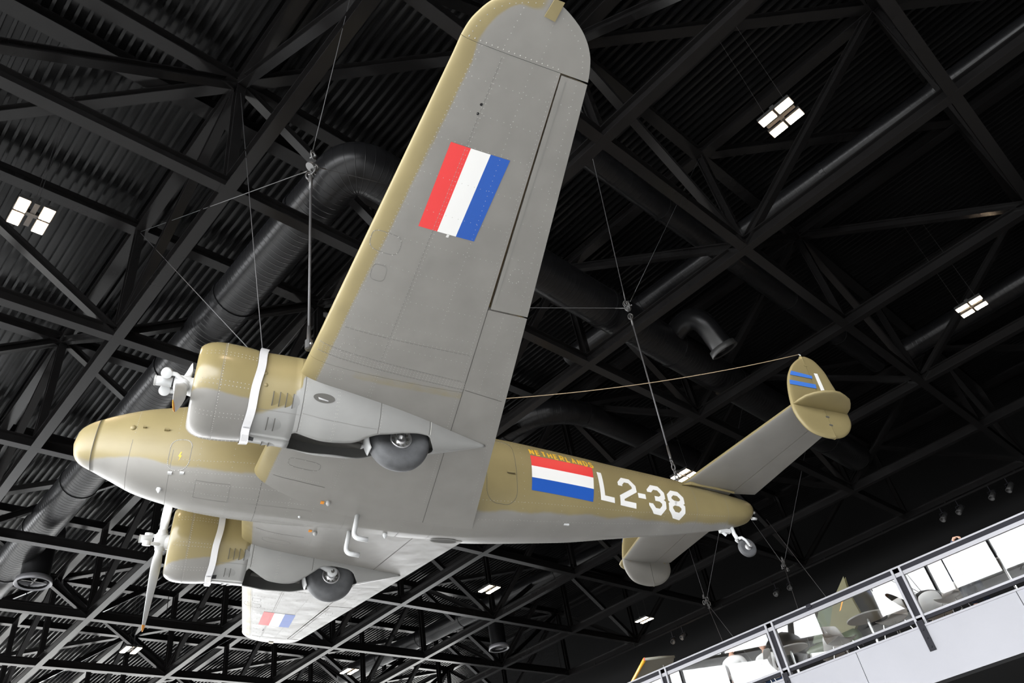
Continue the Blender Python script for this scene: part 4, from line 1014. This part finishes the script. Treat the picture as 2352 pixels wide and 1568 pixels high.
# ------------------------------------------------------------------ spotlights on a track under the last truss
tr = thing('lighting_track', 'thin black lighting track along the last truss before the rear wall', 'track', (0, 0, 0))
for y, z in ((29.9, 13.28), (29.7, 13.20)): MB().box((6, y-.03, z-.03), (36, y+.03, z+.03)).build('track_rail', M['truss'], tr)
for k in range(11): MB().box((7+2.8*k, 29.88, 13.2), (7.06+2.8*k, 29.92, 13.45)).build('track_hanger', M['truss'], tr)
def spot(p, aim, label):
    t = thing('track_spotlight', label, 'spotlight', p, 'black track spotlights'); d = Vector(aim).normalized()
    MB().lathe([(-.20, .05), (-.19, .09), (.02, .10), (.20, .115), (.20, .095), (.14, .09)], (0, 0, -.22), d, 18).build('lamp_can', M['lampbody'], t, True)
    MB().lathe([(.135, .089), (.136, .02)], (0, 0, -.22), d, 18).build('lamp_glass', M['alu'], t, True)
    b = MB(); b.tube([(-.12, 0, -.22), (-.12, 0, -.05), (.12, 0, -.05), (.12, 0, -.22)], .012, 6); b.tube([(0, 0, -.05), (0, 0, .22)], .015, 6); b.build('yoke', M['raild'], t)
for p, a, l in (((26.38, 29.7, 13.0), (-.4, -.6, -.6), 'spotlight on the track, first of the four at the right'), ((27.05, 29.7, 13.0), (-.5, -.6, -.6), 'spotlight on the track, second of the four at the right'),
                ((28.35, 29.7, 13.0), (-.4, -.6, -.7), 'spotlight on the track, third of the four at the right'), ((29.03, 29.7, 13.0), (-.5, -.5, -.7), 'spotlight on the track, fourth of the four at the right'),
                ((19.12, 29.7, 13.0), (.1, -.8, -.5), 'right spotlight of the pair above the middle pane'), ((18.44, 29.7, 13.0), (-.2, -.8, -.5), 'left spotlight of the pair above the middle pane'),
                ((12.36, 29.7, 12.95), (.2, -.8, -.5), 'single spotlight right of the small low lamp'), ((13.0, 29.7, 12.95), (-.3, -.8, -.5), 'spotlight just beside the single one at the low lamp')):
    spot(p, a, l)

# ------------------------------------------------------------------ balcony: slab, fascia, balustrade
YG, ZF = 9.62, 4.70
st(MB().box((4, YG+.02, 3.97), (X1, 24, ZF-.02)).build('floor_mezzanine', M['floor']), 'slab of the balcony floor behind the pale fascia')
fa = st(thing('trim_3', '', None), 'pale lavender fascia panels along the balcony edge')
for k in range(12):
    x0 = 10.557+2.61*k; MB().box((x0+.005, YG-.08, 3.905), (x0+2.605, YG-.02, ZF-.026)).build('fascia_panel', M['fascia'], fa)
MB().box((10.557, YG-.09, ZF-.03), (41.877, YG+.05, ZF)).build('fascia_lip', M['fascia'], fa)
MB().box((10.557, YG-.06, 3.86), (41.877, 24, 3.905)).build('soffit', M['wall'], fa)
bl = thing('glass_balustrade', 'glass balustrade with grey steel posts and handrail on the balcony edge', 'balustrade', (0, 0, 0))
PX, PS = 12.64, 2.4775
XA, XB = PX, PX+10*PS
MB().box((XA, YG-.03, 5.634), (XB, YG+.03, 5.660)).build('handrail_cap', M['rail'], bl)
MB().box((XA, YG-.018, 5.562), (XB, YG+.018, 5.634)).build('handrail_groove', M['raild'], bl)
MB().box((XA, YG-.026, 5.500), (XB, YG+.026, 5.562)).build('glass_channel', M['rail'], bl)
MB().box((XA, YG-.026, 4.825), (XB, YG+.026, 4.858)).build('lower_channel', M['rail'], bl)
MB().box((XA, YG-.018, 4.772), (XB, YG+.018, 4.825)).build('lower_rail', M['raild'], bl)
for k in range(11):
    x = PX+PS*k
    p = MB(); p.box((x-.087, YG-.045, 4.315), (x-.05, YG+.045, 5.634)); p.box((x+.05, YG-.045, 4.315), (x+.087, YG+.045, 5.634)); p.build('post', M['rail'], bl)
    MB().box((x-.05, YG-.10, 4.315), (x+.05, YG-.0, 4.772)).build('post_plate', M['raild'], bl)
    MB().box((x-.05, YG-.018, 4.772), (x+.05, YG+.018, 5.634)).build('post_web', M['raild'], bl)
    for z in (4.37, 4.50, 4.63): MB().lathe([(0, .016), (.011, .014)], (x, YG-.10, z), (0, -1, 0), 8).build('bolt', M['raild'], bl)
    if k < 10: MB().box((x+.087, YG-.007, 4.845), (x+PS-.087, YG+.007, 5.512)).build('glass_pane', M['glass'], bl)
MB().box((28.30, YG-.04, 5.60), (28.39, YG+.04, 5.665)).build('rail_joint', M['raild'], bl)
KB = .8699
def bp(x, y, z=None):
    """balcony coordinates, taken from sight lines, brought to the balustrade's distance"""
    q = (34.158+(x-34.158)*KB, -3.749+(y+3.749)*KB)
    return q if z is None else (*q, 1.6+(z-1.6)*KB)

# ------------------------------------------------------------------ cafe furniture on the balcony
def chair(loc, rz, label):
    t = thing('shell_chair', label, 'chair', loc, 'white shell chairs on the balcony'); t.rotation_euler = (0, 0, rz)
    prof = [(.22, .445), (.18, .435), (.05, .42), (-.10, .415), (-.19, .44), (-.235, .52), (-.26, .64), (-.285, .76), (-.30, .83)]
    n = 11; V = []
    for k, (y, z) in enumerate(prof):
        back = k >= 4; hw = .20 if k < 2 else (.235 if k < 6 else .235-.025*(k-5))
        for q in range(n):
            u = -1+2*q/(n-1); V.append((hw*u, y+(.07 if back else .0)*u*u, z+(.0 if back else .05*u*u)-(.03*u*u if k == len(prof)-1 else 0)))
    F = [(k*n+q, k*n+q+1, (k+1)*n+q+1, (k+1)*n+q) for k in range(len(prof)-1) for q in range(n-1)]
    s = mesh('shell', V, F, M['chair'], t, True); m_ = s.modifiers.new('t', 'SOLIDIFY'); m_.thickness = .012; s.modifiers.new('s', 'SUBSURF').render_levels = 1
    for sx in (-1, 1):
        for y0, y1 in ((.13, .22), (-.13, -.24)): MB().tube([(sx*.12, y0, .415), (sx*.22, y1, .0)], .009, 7).build('leg', M['chrome'], t)
    b = MB(); b.tube([(-.17, .17, .22), (.17, -.18, .22)], .006, 6); b.tube([(.17, .17, .22), (-.17, -.18, .22)], .006, 6); b.build('cross_brace', M['chrome'], t)
    return t
def table(loc, label, r=.36):
    t = thing('round_table', label, 'table', loc, 'round balcony tables')
    MB().lathe([(.725, r-.01), (.73, r), (.75, r), (.755, r-.01)], (0, 0, 0), (0, 0, 1), 40).build('table_top', M['table'], t)
    MB().lathe([(.03, .03), (.72, .03)], (0, 0, 0), (0, 0, 1), 14).build('pedestal', M['chrome'], t)
    MB().lathe([(0, .22), (.015, .22), (.03, .04)], (0, 0, 0), (0, 0, 1), 28).build('base', M['chrome'], t)
    return t
for (x, y, rz, l) in ((28.58, 12.55, 160, 'white shell chair seen from behind in the middle pane, right of the table'), (25.45, 12.62, 100, 'white shell chair at the left post of the middle pane'),
                      (27.42, 12.62, 240, 'white shell chair edge-on left of the table in the middle pane'), (29.75, 12.62, 170, 'white shell chair seen from behind in the right pane'),
                      (31.70, 12.55, 200, 'white shell chair at the far right edge of the picture'), (26.75, 13.6, 40, 'white shell chair low behind the gap under the middle pane'), (29.15, 13.5, 10, 'white shell chair low behind the gap right of the right post'), (24.15, 14.6, 75, 'white shell chair beside the seated people')):
    chair((*bp(x, y), ZF-.02), R_(rz), l)
table((*bp(27.98, 12.95), ZF-.02), 'round pale table beside two white chairs in the middle pane'); table((*bp(30.78, 12.95), ZF-.02), 'round pale table carrying a cup in the right pane'); table((*bp(26.1, 13.0), ZF-.02), 'round pale table at the left post of the middle pane', .33)
cp = thing('coffee_cup', 'white cup on the table in the right pane', 'cup', (*bp(30.66, 12.80), ZF+.735))
MB().lathe([(0, .03), (.01, .034), (.075, .043), (.075, .038), (.015, .03)], (0, 0, 0), (0, 0, 1), 22).build('cup_body', M['chair'], cp, True)
MB().tube([Vector((.04+.022*math.sin(a), 0, .04+.022*math.cos(a))) for a in np.linspace(0, math.pi, 8)], .006, 6).build('cup_handle', M['chair'], cp, True)
jg = thing('drink_carton', 'small white and green carton on the table in the right pane', 'carton', (*bp(30.86, 12.85), ZF+.735))
MB().box((-.05, -.03, 0), (.05, .03, .11)).build('carton_body', M['chair'], jg); MB().box((-.03, -.033, .02), (.01, -.03, .09)).build('carton_label', M['green'], jg)

# ------------------------------------------------------------------ people
def skin_obj(name, joints, edges, m, parent, sub=2):
    me = bpy.data.meshes.new(name); bm = bmesh.new(); ly = bm.verts.layers.skin.verify(); vs = []
    for p, r in joints:
        v = bm.verts.new(p); rr = r if hasattr(r, '__len__') else (r, r); v[ly].radius = rr; vs.append(v)
    for a, b in edges: bm.edges.new((vs[a], vs[b]))
    vs[0][ly].use_root = True
    bm.to_mesh(me); bm.free(); o = link(name, me, m, parent)
    o.modifiers.new('skin', 'SKIN').use_smooth_shade = True; o.modifiers.new('sub', 'SUBSURF').levels = sub; o.modifiers['sub'].render_levels = sub
    return o
def person(label, loc, rz, shirt, trousers, hair, arms, headturn=0):
    """seated figure, origin on the floor under the hips, facing +Y locally; arms: two lists shoulder, elbow, wrist, hand direction"""
    t = thing('person', label, 'person', loc, None); t.rotation_euler = (0, 0, rz)
    J = [((0, 0, .50), (.15, .11)), ((0, -.01, .68), (.135, .10)), ((0, -.02, .88), (.15, .105)), ((0, -.02, 1.0), (.11, .085)), ((0, .0, 1.09), .052), ((0, .01, 1.15), .055)]
    E = [(0, 1), (1, 2), (2, 3), (3, 4), (4, 5)]
    for s in (-1, 1):
        b = len(J); J += [((s*.09, .05, .49), .095), ((s*.11, .42, .50), .065), ((s*.11, .43, .28), .055), ((s*.11, .42, .08), .04), ((s*.115, .54, .04), .035)]
        E += [(0, b), (b, b+1), (b+1, b+2), (b+2, b+3), (b+3, b+4)]
    hands = []
    for s, (sh, el, wr, hd) in zip((-1, 1), arms):
        b = len(J); J += [(sh, .058), (el, .042), (wr, .028)]; E += [(3, b), (b, b+1), (b+1, b+2)]
        W = Vector(wr); d = Vector(hd).normalized(); up = Vector((0, 0, 1)) if abs(d.z) < .9 else Vector((0, 1, 0)); sd = d.cross(up).normalized()*s; nn = sd.cross(d).normalized()*s
        p = len(J); J += [(tuple(W+d*.05), (.036, .018))]; E += [(b+2, p)]
        for q, (o, L) in enumerate(((-.030, .072), (-.010, .082), (.010, .077), (.029, .060))):
            k = len(J); a0 = W+d*.09+sd*o
            J += [(tuple(a0), .0105), (tuple(a0+d*L*.45-nn*.006), .009), (tuple(a0+d*L*.75-nn*L*.38), .0085), (tuple(a0+d*L*.78-nn*L*.75), .0075)]
            E += [(p, k), (k, k+1), (k+1, k+2), (k+2, k+3)]
        k = len(J); a0 = W+d*.035-sd*.034
        J += [(tuple(a0), .013), (tuple(a0+d*.035-sd*.02-nn*.012), .0105), (tuple(a0+d*.06-sd*.018-nn*.03), .009)]; E += [(p, k), (k, k+1), (k+1, k+2)]
    skin_obj('body', J, E, M['skin'], t)
    # head with face
    hd = bpy.data.objects.new('head', None)
    V, F = [], []; nu, nv = 20, 16
    for v in range(nv+1):
        ph = math.pi*v/nv
        for u in range(nu):
            th = 2*math.pi*u/nu; x, y, z = math.sin(ph)*math.sin(th)*.074, math.sin(ph)*math.cos(th)*.094, math.cos(ph)*.118
            if z < -.03: x *= 1-.35*min(1, (-.03-z)/.09); y += .012*min(1, (-.03-z)/.06)
            if math.cos(th) > .95 and abs(z+.01) < .035: y += .022*(1-abs(z+.012)/.035)
            if abs(abs(th-math.pi)-2.75) < .2 and abs(z-.015) < .02: y -= .006
            V.append((x, y, z))
    F = [(v*nu+u, v*nu+(u+1) % nu, (v+1)*nu+(u+1) % nu, (v+1)*nu+u) for v in range(nv) for u in range(nu)]
    h = mesh('head', V, [f[::-1] for f in F], M['skin'], t, True); h.location = (0, .03, 1.25); h.rotation_euler = (0, 0, headturn)
    hv = [(x*1.09, y*1.09-.006, z*1.08+.004) for x, y, z in V]
    hf = [f for f in F if all((V[i][2] > .055-.0 and V[i][1] < .09) or (V[i][1] < -.005 and V[i][2] > -.055) for i in f)]
    mesh('hair', hv, [f[::-1] for f in hf], M[hair], h, True).modifiers.new('t', 'SOLIDIFY').thickness = .01
    for s in (-1, 1):
        MB().lathe([(-.008, .02), (.0, .03), (.008, .024)], (s*.076, -.008, -.005), (s, -.25, 0), 12).build('ear', M['skin'], h, True)
        MB().lathe([(0, .010), (.004, .006)], (s*.03, .083, .018), (0, 1, 0), 10).build('eye', M['navy'], h)
    MB().tube([(-.022, .088, -.052), (0, .094, -.054), (.022, .088, -.052)], .005, 6).build('mouth', mat_lip, h)
    # clothes: a little larger than the body, ending at neck, cuffs and ankles
    S = [((0, 0, .52), (.165, .125)), ((0, -.01, .68), (.152, .115)), ((0, -.02, .88), (.166, .12)), ((0, -.02, 1.0), (.125, .10)), ((0, -.005, 1.065), .06)]; SE = [(0, 1), (1, 2), (2, 3), (3, 4)]
    for s, (sh, el, wr, hd_) in zip((-1, 1), arms):
        b = len(S); S += [(sh, .073), (el, .056), (tuple(Vector(el).lerp(Vector(wr), .9)), .040)]; SE += [(3, b), (b, b+1), (b+1, b+2)]
    skin_obj('shirt', S, SE, M[shirt], t)
    T = [((0, 0, .50), (.165, .12))]; TE = []
    for s in (-1, 1):
        b = len(T); T += [((s*.09, .05, .49), .108), ((s*.11, .42, .50), .078), ((s*.11, .43, .28), .07), ((s*.11, .42, .12), .062)]; TE += [(0, b), (b, b+1), (b+1, b+2), (b+2, b+3)]
    skin_obj('trousers', T, TE, M[trousers], t)
    return t
mat_lip = mat('lip', (.45, .18, .15), .5)
AR_REST = [((-.19, -.02, .97), (-.24, .08, .74), (-.14, .28, .76), (.35, 1, 0)), ((.19, -.02, .97), (.24, .08, .74), (.14, .28, .76), (-.35, 1, 0))]
person('seated person in a white shirt with dark grey hair, seen through the left pane', (*bp(24.55, 13.2), ZF-.02), R_(12), 'shirt', 'navy', 'hair', AR_REST, R_(-68))
person('seated person in a white shirt leaning beside the white chair at the left post', (*bp(25.0, 13.95), ZF-.02), R_(40), 'shirt', 'jean', 'hair', AR_REST)
# the third one, smaller, holds the handrail: local frame turned towards the hall
K3 = .80
def loc3(w, o, a): v = (Vector(w)-Vector(o))/K3; return (v.x*math.cos(-a)-v.y*math.sin(-a), v.x*math.sin(-a)+v.y*math.cos(-a), v.z)
o3, a3 = (30.74, 10.22, ZF-.02), R_(200)
armR = [loc3(p, o3, a3) for p in ((30.86, 10.12, 5.44), (30.86, 9.80, 5.62), (31.0, 9.665, 5.725))]
hd3 = Vector((.85, -.45, -.10)); hd3 = (hd3.x*math.cos(-a3)-hd3.y*math.sin(-a3), hd3.x*math.sin(-a3)+hd3.y*math.cos(-a3), hd3.z)
person('seated person in dark clothes whose hand grips the handrail of the right pane', o3, a3, 'navy', 'navy', 'hair', [(armR[0], armR[1], armR[2], hd3), AR_REST[1]]).scale = (K3, K3, K3)

# ------------------------------------------------------------------ other exhibits: yellow-edged wing, green fin, dark twin seen as a reflection
def flat_wing(name, pts, thick, m, parent):
    """pts: LE root, LE tip, TE tip, TE root (world) -> airfoil-like panel"""
    a, b, c, d = [Vector(p) for p in pts]; V = []; n = 14; ns = 8
    for k in range(ns+1):
        f = k/ns; le, te = a.lerp(b, f), d.lerp(c, f); th = thick*(1-.45*f)
        for q in range(n):
            s = (1-math.cos(math.pi*q/(n-1)))/2; tt = th*(1.48*math.sqrt(s)-.63*s-1.76*s*s+1.42*s**3-.51*s**4)*1.0
            V.append(le.lerp(te, s)-Vector((0, 0, tt*.8)))
        for q in range(n-2, 0, -1):
            s = (1-math.cos(math.pi*q/(n-1)))/2; tt = th*(1.48*math.sqrt(s)-.63*s-1.76*s*s+1.42*s**3-.51*s**4)
            V.append(le.lerp(te, s)+Vector((0, 0, tt*.8)))
    r = 2*n-2; F = [(k*r+q, k*r+(q+1) % r, (k+1)*r+(q+1) % r, (k+1)*r+q) for k in range(ns) for q in range(r)]+[tuple(range(r)), tuple(range((ns+1)*r-1, ns*r-1, -1))]
    return smooth_angle(mesh(name, V, F, m, parent, True), 50)
yw = thing('trainer_aircraft_wing', 'grey-green aircraft wing with a yellow leading edge at the bottom edge, left of the balustrade', 'aircraft', (0, 0, 0))
L0, L1, T1, T0 = (18.2, 16.4, 7.0), (22.36, 12.85, 7.0), (22.75, 13.58, 7.0), (19.3, 17.6, 7.0)
flat_wing('wing_panel', (L0, L1, T1, T0), .10, M['ltan'], yw)
le = [Vector(L0).lerp(Vector(L1), k/8) for k in range(9)]; MB().tube(le, .045, 10).build('yellow_edge', M['yellowle'], yw, True)
MB().tube([Vector(L1), Vector(L1).lerp(Vector(T1), .5)+Vector((.03, -.02, 0)), Vector(T1)], .035, 8).build('tip_bow', M['ltan'], yw, True)
MB().tube([Vector(L1).lerp(Vector(T1), .72)+Vector((-.35, .3, -.05)), Vector(L1).lerp(Vector(T1), .72)+Vector((-.35, .3, -.25))], .012, 6).build('pitot_stub', M['lgrey'], yw)
MB().box((22.33, 12.83, 6.97), (22.38, 12.88, 7.03)).build('tip_lamp', M['red'], yw)
gf = thing('green_aircraft_tail', 'green tail fin with a yellow stripe standing behind the middle pane', 'aircraft', (0, 0, 0))
def gfin(name, pg, y, th, m): 
    P_ = [bp(x, y, z) for x, z in pg]; V = [(x, y-th/2, z) for x, y, z in P_]+[(x, y+th/2, z) for x, y, z in P_]; n = len(pg)
    return mesh(name, V, [tuple(range(n)), tuple(range(2*n-1, n-1, -1))]+[(k, (k+1) % n, (k+1) % n+n, k+n) for k in range(n)], m, gf)
gfin('rudder', [(25.36, 6.72), (25.75, 6.66), (26.28, 7.42), (25.94, 7.52)], 16.0, .08, M['green']).modifiers.new('b', 'BEVEL').width = .03
gfin('fin', [(25.77, 6.64), (26.35, 6.60), (26.72, 6.9), (26.66, 7.45), (26.70, 7.80), (26.31, 7.47)], 16.0, .10, M['finolive']).modifiers.new('b', 'BEVEL').width = .03
gfin('yellow_stripe', [(26.29, 7.15), (26.34, 7.17), (26.66, 7.55), (26.60, 7.53)], 15.945, .012, M['orange'])
MB().lathe([(-1.0, .02), (-.9, .08), (-.3, .14), (.2, .17), (.28, .1)], bp(26.2, 16.0, 6.5), (1, 0, -.05), 24).build('tail_boom', M['green'], gf, True)
for x in (25.5, 26.3):
    b = MB(); xx, yy, zz = bp(x, 16.0, 6.4); b.bar((xx, yy-.4, ZF-.02), (xx, yy, zz), .05, .05, (1, 0, 0)); b.bar((xx, yy+.4, ZF-.02), (xx, yy, zz), .05, .05, (1, 0, 0)); b.build('trestle', M['raild'], gf)
